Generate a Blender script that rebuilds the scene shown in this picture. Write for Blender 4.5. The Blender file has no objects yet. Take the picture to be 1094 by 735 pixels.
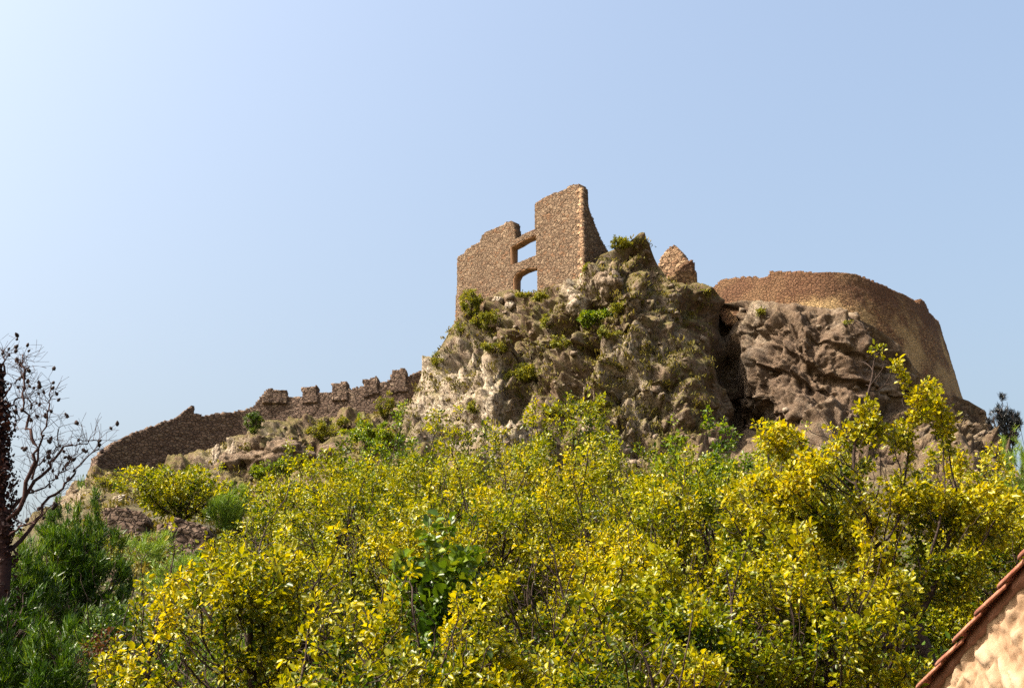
import bpy, math, random
import numpy as np
from mathutils import Vector
from mathutils.bvhtree import BVHTree

# ------------------------------------------------------------------ camera, sky, sun, exposure
S = bpy.context.scene
COL = S.collection
PITCH = math.radians(20.0)
F = 1367.5                       # focal length in pixels of a 1094 wide picture
CAMZ = 1.7
cd = bpy.data.cameras.new('camera'); cam = bpy.data.objects.new('camera', cd); COL.objects.link(cam)
cam.location = (0, 0, CAMZ); cam.rotation_euler = (math.pi/2 + PITCH, 0, 0)
cd.sensor_width = 36; cd.lens = F/1094*36; cd.clip_start = 0.1; cd.clip_end = 20000
S.camera = cam

SUN_AZ = (-0.955, -0.29)          # horizontal direction towards the sun
SUN_EL = math.radians(50)
n = math.hypot(*SUN_AZ); sx, sy = SUN_AZ[0]/n, SUN_AZ[1]/n
sun_dir = Vector((sx*math.cos(SUN_EL), sy*math.cos(SUN_EL), math.sin(SUN_EL)))
sd = bpy.data.lights.new('sun', 'SUN'); sd.energy = 5.0; sd.angle = math.radians(0.5); sd.color = (1, .90, .76)
so = bpy.data.objects.new('sun', sd); COL.objects.link(so)
so.rotation_euler = sun_dir.to_track_quat('Z', 'Y').to_euler()

W = bpy.data.worlds.new('World'); S.world = W; W.use_nodes = True
nt = W.node_tree
bg = nt.nodes['Background']
sky = nt.nodes.new('ShaderNodeTexSky'); sky.sky_type = 'NISHITA'; sky.sun_disc = False
sky.sun_elevation = SUN_EL; sky.sun_rotation = math.atan2(sx, sy)
sky.altitude = 0; sky.air_density = 1.5; sky.dust_density = 10.0; sky.ozone_density = 1.5
nt.links.new(sky.outputs[0], bg.inputs[0]); bg.inputs[1].default_value = 0.11
S.view_settings.view_transform = 'Standard'; S.view_settings.look = 'None'
S.view_settings.exposure = 1.55; S.view_settings.gamma = 1; S.view_settings.use_curve_mapping = False
S.render.engine = 'CYCLES'
S.cycles.max_bounces = 6; S.cycles.diffuse_bounces = 3; S.cycles.glossy_bounces = 2
S.cycles.transmission_bounces = 4; S.cycles.transparent_max_bounces = 4
S.cycles.use_denoising = False

# ------------------------------------------------------------------ small maths
CP, SP = math.cos(PITCH), math.sin(PITCH)
def ray(px, py):
    r = (px-547.0)/F; u = (367.5-py)/F
    return r, CP - u*SP, SP + u*CP
def P(px, py, Y):
    """point of the place seen at photo position px, py at the ground distance Y"""
    r, dy, dz = ray(px, py)
    return np.array((r/dy*Y, Y, CAMZ + dz/dy*Y)) if np.isscalar(px) else np.stack((r/dy*Y, Y+0*r, CAMZ+dz/dy*Y), -1)
def proj(x, y, z):
    w = y*CP + (z-CAMZ)*SP
    return 547 + F*x/w, 367.5 - F*(-y*SP + (z-CAMZ)*CP)/w

def hash3(i, j, k, seed=0):
    h = (i.astype(np.int64)*374761393 + j.astype(np.int64)*668265263 + k.astype(np.int64)*2147483647*3 + seed*974711) & 0xffffffff
    h = ((h ^ (h >> 13)) * 1274126177) & 0xffffffff
    h = ((h ^ (h >> 16)) * 2246822519) & 0xffffffff
    h = h ^ (h >> 15)
    return (h & 0xffffff)/float(0x1000000)
def vnoise(p, seed=0):
    q = np.floor(p).astype(np.int64); f = p-q; f = f*f*f*(f*(f*6-15)+10)
    out = 0
    for a in (0, 1):
        for b in (0, 1):
            for c in (0, 1):
                w = (f[:, 0] if a else 1-f[:, 0])*(f[:, 1] if b else 1-f[:, 1])*(f[:, 2] if c else 1-f[:, 2])
                out = out + w*hash3(q[:, 0]+a, q[:, 1]+b, q[:, 2]+c, seed)
    return out*2-1
def fbm(p, octv=4, seed=0, gain=.5):
    o = 0; a = 1; t = 0
    for i in range(octv):
        o = o + a*vnoise(p*(2.03**i)+i*17.3, seed+i); t += a; a *= gain
    return o/t
ROT = np.array(((.80, .36, -.48), (-.60, .48, -.64), (0., .80, .60)))
def facet(p, seed=0):
    """planes that meet in sharp creases, without jumps (values run linearly over tetrahedra)"""
    p = p@ROT.T; q = np.floor(p).astype(np.int64); f = p-q
    o = np.argsort(-f, axis=1); fs = np.take_along_axis(f, o, 1); n_ = len(p); r_ = np.arange(n_); c = q.copy()
    v = [hash3(c[:, 0], c[:, 1], c[:, 2], seed)]
    for k_ in range(3):
        c = c.copy(); c[r_, o[:, k_]] += 1; v.append(hash3(c[:, 0], c[:, 1], c[:, 2], seed))
    return 2*(v[0]*(1-fs[:, 0])+v[1]*(fs[:, 0]-fs[:, 1])+v[2]*(fs[:, 1]-fs[:, 2])+v[3]*fs[:, 2])-1
def worley(p, seed=0, facet=0.0):
    """F1, F2 and a value per cell (random offset + a random tilt across the cell)"""
    q = np.floor(p).astype(np.int64); N = len(p)
    f1 = np.full(N, 9.); f2 = np.full(N, 9.); val = np.zeros(N)
    for a in (-1, 0, 1):
        for b in (-1, 0, 1):
            for c in (-1, 0, 1):
                i, j, k = q[:, 0]+a, q[:, 1]+b, q[:, 2]+c
                h1, h2, h3 = hash3(i, j, k, seed), hash3(i, j, k, seed+1), hash3(i, j, k, seed+2)
                dx = p[:, 0]-i-h1; dy = p[:, 1]-j-h2; dz = p[:, 2]-k-h3
                d = np.sqrt(dx*dx+dy*dy+dz*dz)
                v = hash3(i, j, k, seed+3)-.5
                if facet:
                    v = v + facet*(dx*(h2-.5)*2+dy*(h3-.5)*2+dz*(h1-.5)*2)
                nearer = d < f1
                f2 = np.where(nearer, f1, np.minimum(f2, d))
                val = np.where(nearer, v, val); f1 = np.where(nearer, d, f1)
    return f1, f2, val

# ------------------------------------------------------------------ object helpers
def link(o, parent=None, label=None, cat=None, group=None, kind=None):
    COL.objects.link(o)
    if parent is not None: o.parent = parent
    if label: o['label'] = label
    if cat: o['category'] = cat
    if group: o['group'] = group
    if kind: o['kind'] = kind
    return o
def thing(name, loc, label, cat, group=None):
    o = bpy.data.objects.new(name, None); o.empty_display_size = .3; o.location = loc
    return link(o, None, label, cat, group)
def mesh(name, V, faces_q, mat, parent=None, base=(0, 0, 0), smooth=False, attrs=None, tris=None, **kw):
    """V (n,3); faces_q (m,4) quads; tris (k,3) optional"""
    V = np.asarray(V, float) - np.asarray(base, float)
    me = bpy.data.meshes.new(name)
    Q = np.asarray(faces_q, np.int32).reshape(-1, 4)
    T = np.asarray(tris, np.int32).reshape(-1, 3) if tris is not None else np.zeros((0, 3), np.int32)
    me.vertices.add(len(V)); me.vertices.foreach_set('co', V.astype(np.float32).ravel())
    nl = Q.size + T.size
    me.loops.add(nl); me.loops.foreach_set('vertex_index', np.concatenate((Q.ravel(), T.ravel())))
    me.polygons.add(len(Q)+len(T))
    st = np.concatenate((np.arange(len(Q))*4, Q.size+np.arange(len(T))*3)).astype(np.int32)
    me.polygons.foreach_set('loop_start', st)
    if smooth: me.polygons.foreach_set('use_smooth', np.ones(len(Q)+len(T), bool))
    me.update(calc_edges=True); me.validate()
    for k, v in (attrs or {}).items():
        a = me.attributes.new(k, 'FLOAT', 'POINT'); a.data.foreach_set('value', np.asarray(v, np.float32))
    me.materials.append(mat)
    o = bpy.data.objects.new(name, me)
    link(o, parent, **kw)
    if parent is None: o.location = base
    return o
def grid_quads(nr, nc):
    i = np.arange(nr-1)[:, None]*nc + np.arange(nc-1)[None]
    return np.stack((i, i+1, i+nc+1, i+nc), -1).reshape(-1, 4)

# ------------------------------------------------------------------ materials
def newmat(name):
    m = bpy.data.materials.new(name); m.use_nodes = True
    t = m.node_tree; b = t.nodes['Principled BSDF']
    return m, t, b
class N:
    """tiny node writer"""
    def __init__(s, t): s.t = t
    def __call__(s, typ, ins=None, **props):
        n = s.t.nodes.new('ShaderNode'+typ)
        for k, v in props.items(): setattr(n, k, v)
        for k, v in (ins or {}).items():
            if isinstance(v, bpy.types.NodeSocket): s.t.links.new(v, n.inputs[k])
            else: n.inputs[k].default_value = v
        return n
    def mix(s, fac, a, b, mode='MIX'):
        n = s.t.nodes.new('ShaderNodeMix'); n.data_type = 'RGBA'; n.blend_type = mode
        for idx, v in ((0, fac), (6, a), (7, b)):
            if isinstance(v, bpy.types.NodeSocket): s.t.links.new(v, n.inputs[idx])
            else: n.inputs[idx].default_value = v if idx == 0 else (*v, 1)
        return n.outputs[2]
    def rng(s, v, a, b, c=0., d=1.):
        n = s('MapRange', {0: v, 1: a, 2: b, 3: c, 4: d}); return n.outputs[0]
    def noise(s, vec, scale, det=4, rough=.55, dist=0.):
        return s('TexNoise', {'Vector': vec, 'Scale': scale, 'Detail': det, 'Roughness': rough, 'Distortion': dist}).outputs[0]
    def math(s, op, a, b=0.):
        n = s.t.nodes.new('ShaderNodeMath'); n.operation = op
        for i, v in enumerate((a, b)):
            if isinstance(v, bpy.types.NodeSocket): s.t.links.new(v, n.inputs[i])
            else: n.inputs[i].default_value = v
        return n.outputs[0]
def bump(k, h, strength, dist, normal=None):
    ins = {'Height': h, 'Strength': strength, 'Distance': dist}
    if normal is not None: ins['Normal'] = normal
    return k('Bump', ins).outputs[0]

def mat_rock():
    m, t, b = newmat('limestone'); k = N(t)
    co = k('TexCoord').outputs['Object']
    st = k('Mapping', {'Vector': co, 'Scale': (1, 1, .35)}).outputs[0]
    big = k.noise(co, .22, 4); mid = k.noise(co, .9, 6, .65); fine = k.noise(co, 4.5, 8, .7)
    streak = k.noise(st, 1.1, 6, .6, .4)
    c = k.mix(k.rng(mid, .35, .65), (.052, .030, .016), (.112, .074, .043))
    c = k.mix(k.rng(streak, .5, .68), c, (.065, .033, .016))
    c = k.mix(k.rng(big, .5, .62, 0, .6), c, (.12, .082, .05))
    rust = k('Attribute', attribute_name='rust').outputs['Fac']
    pale = k('Attribute', attribute_name='pale').outputs['Fac']
    veg = k('Attribute', attribute_name='veg').outputs['Fac']
    rc = k.mix(k.rng(streak, .38, .62), (.042, .027, .018), (.098, .068, .046))
    c = k.mix(k.math('MULTIPLY', rust, k.rng(mid, .3, .55, .55, 1.)), c, rc)
    pc = k.mix(k.rng(mid, .4, .62), (.32, .26, .19), (.60, .53, .43))
    c = k.mix(k.math('MULTIPLY', pale, k.rng(fine, .3, .5, .6, 1.)), c, pc)
    vo = k('TexVoronoi', {'Vector': co, 'Scale': 1.6, 'Randomness': 1.}, feature='F1')
    c = k.mix(k.rng(vo.outputs['Color'], .2, .8, 0, .35), c, (.15, .105, .065))
    c = k.mix(k.rng(fine, .45, .62, .0, .55), c, (.045, .024, .012))
    nz = k('SeparateXYZ', {0: k('NewGeometry').outputs['Normal']}).outputs[2]
    up = k.rng(nz, .15, .6)
    vf = k.math('MULTIPLY', k.math('MULTIPLY', up, veg), k.rng(mid, .36, .5))
    gc = k.mix(fine, (.045, .040, .008), (.12, .095, .022))
    c = k.mix(vf, c, gc)
    grit = k.noise(co, 2.8, 8, .75, .3)
    c = k.mix(k.rng(grit, .505, .575, 0., .85), c, (.055, .032, .016))
    c = k.mix(k.rng(grit, .36, .44, .45, 0.), c, (.27, .20, .13))
    fis = k('TexVoronoi', {'Vector': k('Mapping', {'Vector': co, 'Scale': (1.5, 1.5, .55), 'Rotation': (0, .4, 0)}).outputs[0], 'Scale': .9, 'Randomness': 1.}, feature='DISTANCE_TO_EDGE').outputs['Distance']
    c = k.mix(k.math('MULTIPLY', k.rng(fis, 0., .05, .85, 0.), k.rng(mid, .42, .58)), c, (.03, .018, .010))
    olive = k.math('MULTIPLY', veg, k.rng(k.noise(co, 1.1, 6, .7), .50, .58, 0., .6))
    c = k.mix(olive, c, (.085, .075, .020))
    soil = k('Attribute', attribute_name='soil').outputs['Fac']
    sc = k.mix(k.rng(mid, .35, .65), (.018, .018, .006), (.06, .05, .022))
    c = k.mix(soil, c, sc)
    t.links.new(c, b.inputs['Base Color'])
    b.inputs['Roughness'].default_value = .9
    b.inputs['Specular IOR Level'].default_value = .25
    n1 = bump(k, k.noise(co, 2.8, 8, .75, .3), 1., .20)
    n2 = bump(k, k.noise(co, 6, 4, .6), .6, .05, n1)
    t.links.new(n2, b.inputs['Normal'])
    return m
def mat_masonry(name, dark, light, accent, scale=2.6, mortar=(.20, .15, .10), relief=.10, msize=.07):
    m, t, b = newmat(name); k = N(t)
    co = k('TexCoord').outputs['Object']
    wob = k('TexNoise', {'Vector': co, 'Scale': 1.8, 'Detail': 2.}).outputs[1]
    co2 = k('VectorMath', {0: co, 1: k('VectorMath', {0: wob, 'Scale': .35}, operation='SCALE').outputs[0]}, operation='ADD').outputs[0]
    st = k('Mapping', {'Vector': co2, 'Scale': (1, 1, 1.55)}).outputs[0]
    vo = k('TexVoronoi', {'Vector': st, 'Scale': scale}, feature='F1')
    ve = k('TexVoronoi', {'Vector': st, 'Scale': scale}, feature='DISTANCE_TO_EDGE').outputs['Distance']
    cellv = k('SeparateColor', {0: vo.outputs['Color']})
    fine = k.noise(co, 9, 6, .7); big = k.noise(co, .35, 4)
    c = k.mix(k.rng(cellv.outputs[0], .1, .9), dark, light)
    c = k.mix(k.rng(cellv.outputs[1], .78, .92), c, accent)
    c = k.mix(k.rng(big, .42, .62, 0., .55), c, dark)
    c = k.mix(k.rng(fine, .35, .7, .0, .5), c, tuple(x*.45 for x in dark))
    c = k.mix(k.rng(ve, 0., msize, 1., 0.), c, mortar)
    t.links.new(c, b.inputs['Base Color'])
    b.inputs['Roughness'].default_value = .92; b.inputs['Specular IOR Level'].default_value = .2
    h = k.rng(ve, 0., msize*2.2)
    n1 = bump(k, h, 1., relief); n2 = bump(k, fine, .6, relief*.5, n1)
    t.links.new(n2, b.inputs['Normal'])
    return m
def add_bands(m, z0, z1, dark, pale):
    t = m.node_tree; k = N(t); b = t.nodes['Principled BSDF']; src = b.inputs['Base Color'].links[0].from_socket
    co = k('TexCoord').outputs['Object']; z = k('SeparateXYZ', {0: co}).outputs[2]
    zz = k.math('ADD', z, k.rng(k.noise(co, .5, 4), .3, .7, -1.3, 1.3))
    c = k.mix(k.rng(k.noise(co, .22, 3), .46, .58, 0., .75), src, pale)
    c = k.mix(k.rng(zz, z0, z1, 0., .8), c, dark)
    t.links.new(c, b.inputs['Base Color'])
def mat_plain(name, c1, c2, scale, rough=.9, dist=.02):
    m, t, b = newmat(name); k = N(t)
    co = k('TexCoord').outputs['Object']
    n = k.noise(co, scale, 6, .65)
    t.links.new(k.mix(k.rng(n, .35, .65), c1, c2), b.inputs['Base Color'])
    b.inputs['Roughness'].default_value = rough; b.inputs['Specular IOR Level'].default_value = .25
    t.links.new(bump(k, n, .8, dist), b.inputs['Normal'])
    return m
def mat_leaf(name, cols, trans=.45, tcol=None, rough=.4, spec=.35):
    """cols: three colours picked leaf by leaf"""
    m, t, b = newmat(name); k = N(t)
    rnd = k('NewGeometry').outputs['Random Per Island']
    co = k('TexCoord').outputs['Object']
    cl = k.noise(co, .75, 3)
    r2 = k.math('ADD', k.math('MULTIPLY', rnd, .62), k.rng(cl, .3, .7, -.22, .46))
    ramp = t.nodes.new('ShaderNodeValToRGB'); t.links.new(r2, ramp.inputs[0])
    e = ramp.color_ramp.elements
    e[0].position = .05; e[0].color = (*cols[0], 1); e[1].position = .95; e[1].color = (*cols[-1], 1)
    if len(cols) > 2:
        x = e.new(.5); x.color = (*cols[1], 1)
    t.links.new(ramp.outputs[0], b.inputs['Base Color'])
    b.inputs['Roughness'].default_value = rough; b.inputs['Specular IOR Level'].default_value = spec
    tc = k.mix(1., ramp.outputs[0], tcol or (1.25, 1.1, .6), 'MULTIPLY')
    tr = k('BsdfTranslucent', {'Color': tc})
    ms = t.nodes.new('ShaderNodeMixShader'); ms.inputs[0].default_value = trans
    t.links.new(b.outputs[0], ms.inputs[1]); t.links.new(tr.outputs[0], ms.inputs[2])
    t.links.new(ms.outputs[0], t.nodes['Material Output'].inputs[0])
    return m
M = dict(
    rock=mat_rock(),
    tower=mat_masonry('tower_stone', (.095, .060, .036), (.19, .135, .086), (.14, .075, .038), 2.7, (.055, .034, .02)),
    rubble=mat_masonry('rubble_stone', (.085, .055, .04), (.18, .125, .09), (.19, .14, .10), 2.6, (.028, .017, .012)),
    bastion=mat_masonry('bastion_stone', (.115, .060, .028), (.24, .145, .068), (.15, .065, .028), 2.8, (.05, .027, .014)),
    pale_stone=mat_masonry('pale_ruin_stone', (.17, .10, .055), (.32, .22, .13), (.2, .11, .06), 2.0, (.09, .05, .03)),
    plaster=mat_plain('orange_plaster', (.15, .08, .042), (.26, .145, .075), 5.),
    house=mat_plain('house_rubble', (.17, .10, .055), (.25, .165, .10), 12., .9, .012),
    tile=mat_plain('clay_tile', (.15, .045, .025), (.32, .14, .085), 7., .8, .01),
    roofbed=mat_plain('mortar_bed', (.16, .07, .04), (.24, .11, .07), 6.),
    bark=mat_plain('bark', (.015, .009, .007), (.045, .028, .020), 9., .9, .02),
    palebark=mat_plain('pale_bark', (.16, .10, .07), (.27, .19, .13), 9., .9, .02),
    deadbark=mat_plain('dead_bark', (.022, .009, .008), (.045, .018, .015), 8., .9, .03),
    cone=mat_plain('cone', (.012, .008, .008), (.035, .02, .018), 20.),
    ground=mat_plain('earth', (.09, .08, .035), (.20, .16, .09), .8),
    yellow=mat_leaf('yellow_leaf', ((.03, .06, .001), (.255, .25, .002), (.43, .345, .003))),
    yelgreen=mat_leaf('yellow_green_leaf', ((.02, .05, .001), (.19, .215, .002), (.37, .325, .003))),
    green=mat_leaf('green_leaf', ((.03, .07, .002), (.12, .185, .004), (.26, .27, .005))),
    fig=mat_leaf('fig_leaf', ((.02, .05, .003), (.07, .125, .005), (.19, .22, .008)), .3),
    pine=mat_leaf('pine_needle', ((.008, .03, .001), (.045, .105, .003), (.19, .26, .007)), .3),
    pinelight=mat_leaf('pale_pine_needle', ((.06, .12, .01), (.13, .21, .015), (.20, .27, .025)), .4),
    dark=mat_leaf('dark_needle', ((.002, .003, .004), (.005, .007, .008), (.009, .012, .012)), .1),
    bushy=mat_leaf('maquis_leaf', ((.07, .085, .006), (.17, .18, .01), (.27, .25, .02)), .35, None, .6, .3),
    dry=mat_leaf('dry_grass', ((.05, .05, .008), (.125, .11, .018), (.20, .165, .04)), .3, None, .7, .2),
    rusty=mat_leaf('rusty_leaf', ((.03, .015, .005), (.09, .03, .010), (.09, .07, .015)), .3, None, .6, .3),
)

# ------------------------------------------------------------------ the hill with its cliffs
SKY = np.array([(-400, 690), (-150, 640), (0, 582), (50, 550), (85, 516), (105, 502), (130, 502), (200, 492), (230, 479), (270, 463), (300, 452),
    (350, 447), (400, 442), (436, 432), (447, 410), (455, 396), (462, 384), (470, 371), (480, 352), (489, 341), (505, 330), (520, 322), (535, 312), (548, 309),
    (556, 312), (565, 314), (574, 309), (590, 303), (605, 298), (622, 295), (634, 280), (640, 272), (648, 268), (660, 262), (672, 257),
    (685, 250), (693, 260), (703, 284), (715, 300), (730, 306), (745, 307), (757, 309), (766, 324), (790, 318), (817, 322), (850, 326), (890, 331),
    (915, 338), (933, 345), (957, 366), (976, 391), (1000, 414), (1035, 426), (1052, 436), (1062, 452), (1072, 480), (1090, 505), (1120, 530), (1200, 570), (1500, 680)], float)
CTL = np.array([
    # tower spur
    (455, 396, 111), (470, 371, 113), (489, 341, 117.5), (520, 322, 115), (548, 309, 113), (574, 309, 110), (600, 299, 107), (622, 295, 105),
    (648, 268, 107), (685, 250, 107), (703, 284, 108.5), (740, 307, 109), (757, 309, 112),
    (500, 360, 113), (540, 345, 109), (580, 340, 106), (620, 335, 102.5), (660, 300, 103), (690, 300, 103.5), (720, 330, 104),
    (440, 430, 108), (440, 470, 103), (470, 420, 106), (500, 390, 107), (520, 370, 108.5), (535, 390, 103.5), (560, 380, 105), (600, 370, 102.5),
    (650, 360, 100), (700, 370, 100), (735, 370, 101.5), (752, 400, 101), (500, 430, 102), (530, 430, 99.5), (560, 425, 102), (600, 420, 99.5),
    (650, 420, 97), (700, 420, 97), (745, 430, 98.5), (500, 475, 98), (540, 475, 95.5), (600, 470, 95), (650, 470, 93), (700, 480, 93), (760, 480, 95),
    # chimney and right cliff
    (772, 345, 110), (776, 400, 108), (790, 450, 105.5), (800, 345, 106.5), (805, 400, 104.5), (840, 335, 104), (840, 400, 101.5), (830, 450, 101.5),
    (880, 335, 103.4), (880, 400, 100.5), (880, 450, 98.5), (930, 348, 104.6), (930, 420, 101.5), (930, 470, 97), (985, 408, 110), (985, 450, 105),
    (985, 490, 100), (1035, 430, 116), (1035, 470, 108), (1062, 452, 116), (1068, 490, 108), (1000, 425, 112), (820, 490, 96), (880, 500, 91),
    # left ridge
    (215, 495, 105.5), (235, 485, 106), (265, 470, 106.5), (300, 458, 106.5), (335, 455, 107), (370, 452, 107.5), (215, 512, 102.5), (255, 500, 103), (300, 497, 102.5), (330, 495, 102.5), (150, 510, 104),
    (50, 550, 96), (105, 502, 106), (150, 502, 107), (200, 492, 109), (250, 470, 111), (300, 452, 111.5), (350, 447, 111), (400, 442, 110.5),
    (430, 433, 110), (400, 465, 104), (350, 475, 104.5), (200, 520, 99), (150, 525, 97), (100, 530, 95),
    (380, 500, 93), (300, 520, 97), (260, 530, 94), (200, 550, 78), (120, 560, 73), (60, 570, 78),
    # slope
    (-150, 640, 60), (-400, 690, 45), (0, 600, 68), (100, 600, 57), (300, 580, 64), (600, 520, 84), (600, 570, 63), (800, 520, 84), (1000, 520, 88), (1000, 580, 63),
    (100, 660, 41), (300, 660, 40), (600, 660, 40), (900, 660, 40), (1100, 660, 40), (1200, 575, 75), (1500, 680, 45), (1100, 530, 90),
    (-300, 760, 22), (0, 760, 22), (300, 760, 22), (600, 760, 22), (900, 760, 22), (1200, 760, 22), (1500, 760, 22)], float)
def tps_fit(c):
    X = c[:, :2]/100; n = len(c)
    r2 = ((X[:, None]-X[None])**2).sum(-1); K = .5*r2*np.log(r2+1e-12) + np.eye(n)*.02
    A = np.zeros((n+3, n+3)); A[:n, :n] = K; A[:n, n:] = np.c_[np.ones(n), X]; A[n:, :n] = A[:n, n:].T
    return X, np.linalg.solve(A, np.r_[c[:, 2], 0, 0, 0])
TX, TW = tps_fit(CTL)
def depth(px, py):
    q = np.c_[px, py]/100; out = np.zeros(len(q))
    for s in range(0, len(q), 40000):
        r2 = ((q[s:s+40000, None]-TX[None])**2).sum(-1)
        out[s:s+40000] = (.5*r2*np.log(r2+1e-12))@TW[:-3] + TW[-3] + q[s:s+40000]@TW[-2:]
    return out
cols = np.concatenate((np.arange(-400, -40, 9), np.arange(-40, 1130, 1.15), np.arange(1130, 1500, 9)))
NR = 460
tt = np.linspace(0, 1, NR)**1.18
skyl = np.interp(cols, SKY[:, 0], SKY[:, 1])
PX = np.repeat(cols[None], NR, 0); PY = skyl[None] + (760-skyl[None])*tt[:, None]
D = depth(PX.ravel(), PY.ravel()).reshape(NR, -1)
def bumpfn(px, py, cx, cy, rx, ry): return np.exp(-((px-cx)/rx)**2 - ((py-cy)/ry)**2)
# the dark chimney, the cave foot, overhanging lips
chx = 768 + (PY-320)*.13
D += 5.0*np.exp(-((PX-chx)/8)**2)*np.clip((PY-318)/25, 0, 1)*np.clip((520-PY)/60, 0, 1)
D += 4.0*bumpfn(PX, PY, 800, 452, 26, 12) + 2.5*bumpfn(PX, PY, 845, 462, 30, 9)
D += 1.0*bumpfn(PX, PY, 818, 358, 26, 7)
D += 1.6*bumpfn(PX, PY, 975, 425, 12, 14)
def lip(x0, y0, x1, y1, amp, bow=0., tail=22.):
    global D
    t_ = np.clip((PX-x0)/(x1-x0), 0, 1); ln_ = y0+(y1-y0)*t_+bow*np.sin(t_*math.pi)+1.6*np.interp(PX, np.arange(450, 1010, 9), np.random.RandomState(int(x0)).uniform(-1.6, 1.6, 63)[:len(np.arange(450, 1010, 9))])
    u_ = PY-ln_; e_ = np.clip((PX-x0)/12, 0, 1)*np.clip((x1-PX)/12, 0, 1)
    D = D + amp*e_/(1+np.exp(-np.clip(u_/1.1, -30, 30)))*np.exp(-np.maximum(u_, 0)/tail)
lip(792, 345, 985, 436, 1.5, 8); lip(800, 388, 905, 428, 1.0, -5); lip(860, 352, 960, 398, .9, 4); lip(778, 420, 880, 452, 1.1, 4)
lip(560, 372, 690, 352, 1.3, 6); lip(500, 372, 590, 398, 1.2, 5); lip(590, 418, 740, 402, 1.0, 5); lip(610, 332, 700, 318, 1.2, -5); lip(640, 446, 770, 462, 1.0, 5); lip(690, 330, 756, 352, 1.0, 0)
D += 1.8*bumpfn(PX, PY, 540, 366, 26, 9) + 1.3*bumpfn(PX, PY, 505, 435, 7, 10)
D -= 2.4*bumpfn(PX, PY, 650, 292, 18, 14) + 1.6*bumpfn(PX, PY, 615, 315, 12, 12) + 1.8*bumpfn(PX, PY, 672, 318, 16, 12)
D -= 2.0*bumpfn(PX, PY, 290, 478, 36, 12)
V = P(PX.ravel(), PY.ravel(), D.ravel()).reshape(NR, len(cols), 3)
# the plateau behind the skyline and the back of the hill
top = V[0]
back = []
for dy, dz in ((1.2, .0), (3, -.3), (7, -1.5), (16, -6), (40, -20), (90, -40)):
    b = top.copy(); s = (b[:, 1]+dy)/b[:, 1]; b[:, 0] *= s; b[:, 1] += dy; b[:, 2] = np.maximum(b[:, 2]+dz, -3); back.append(b)
back = np.array(back[::-1])
bot = V[-1]; front = []
for Yf, zf in ((17, 2.1), (13, 1.3), (9, .6), (5, .15), (1.5, .02), (-6, 0), (-30, -.6)):
    f_ = bot.copy(); f_[:, 0] *= max(Yf, 6)/bot[:, 1]; f_[:, 0] *= 1+max(0, 22-Yf)*.09; f_[:, 1] = Yf; f_[:, 2] = zf; front.append(f_)
NB = len(back); V = np.concatenate((back, V, np.array(front)), 0)
nr, nc = V.shape[:2]
# displacement
dr = np.gradient(V, axis=0); dc = np.gradient(V, axis=1)
def blur(A, n_):
    for ax in (0, 1):
        pw = [(0, 0)]*3; pw[ax] = (n_, n_); Pd = np.pad(A, pw, mode='edge'); cs = np.cumsum(Pd, axis=ax)
        z_ = np.zeros_like(np.take(cs, [0], axis=ax)); cs = np.concatenate((z_, cs), axis=ax); m_ = A.shape[ax]
        A = (np.take(cs, np.arange(2*n_+1, 2*n_+1+m_), axis=ax)-np.take(cs, np.arange(m_), axis=ax))/(2*n_+1)
    return A
nrm = np.cross(dr, dc); nrm /= np.linalg.norm(nrm, axis=-1, keepdims=True)+1e-9
nrm = blur(blur(nrm, 9), 9); nrm /= np.linalg.norm(nrm, axis=-1, keepdims=True)+1e-9
if nrm[NB+60, nc//2, 1] > 0: nrm = -nrm
from_top = np.clip((np.arange(nr)-NB)/20, 0, 1)[:, None]
cliff = np.clip((V[..., 1]-78)/14, 0, 1)            # the slope below is softer
flat = V.reshape(-1, 3)
PXX, PYY = proj(flat[:, 0], np.maximum(flat[:, 1], 5), flat[:, 2])
smooth_r = np.clip(bumpfn(PXX, PYY, 865, 395, 105, 70)*1.5, 0, 1)*np.clip((PXX-775)/15, 0, 1)
left_face = np.clip(bumpfn(PXX, PYY, 300, 478, 40, 18), 0, 1)
warp = np.stack([fbm(flat*.35+s*31, 3, 5+s) for s in range(3)], -1)
sp = np.linalg.norm(dr, axis=-1).ravel(); sp = np.maximum(sp, np.linalg.norm(dc, axis=-1).ravel()*.9)
fade = lambda wl: np.clip((wl/sp-1.8)/2.5, 0, 1)      # no relief finer than the sheet can carry
sa_, ca_ = math.sin(math.radians(-24)), math.cos(math.radians(-24))
bed = np.stack((flat[:, 0]*ca_+flat[:, 2]*sa_, flat[:, 1], -flat[:, 0]*sa_+flat[:, 2]*ca_), -1)   # beds that dip to the right
w1 = worley((bed+warp*1.0)*np.array((.17, .17, .25)), 11, 2.0)
w2 = worley((bed+warp*.35)*np.array((.45, .45, .60)), 23, 2.0)
w3 = worley((bed+warp*.15)*np.array((1.2, 1.2, 1.5)), 37, 2.0)
w4 = worley(bed*np.array((3., 3., 3.6)), 41, 1.6)
fb = fbm(flat*.3, 3, 51, .5)
str_ = fbm(flat*np.array((1.3, 1.3, .16))+warp*.3, 4, 77, .6)
rough = 1-.86*smooth_r
crk = lambda sc, sd_, wd: np.clip(1-np.abs(fbm(bed*np.array(sc), 3, sd_, .45))/wd, 0, 1)
calm = (1-.5*bumpfn(PXX, PYY, 490, 430, 50, 45))*(1-.7*bumpfn(PXX, PYY, 745, 380, 38, 70))
f1 = facet(bed*np.array((.20, .20, .17)), 301); f2 = facet(bed*np.array((.46, .46, .40)), 302)
f3 = facet(bed*np.array((1.05, 1.05, 1.2)), 303); f4 = facet(bed*np.array((2.3, 2.3, 2.7)), 304)
fv = facet(flat*np.array((.55, .55, .13)), 305); fv2 = facet(flat*np.array((1.5, 1.5, .35)), 306)
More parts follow.
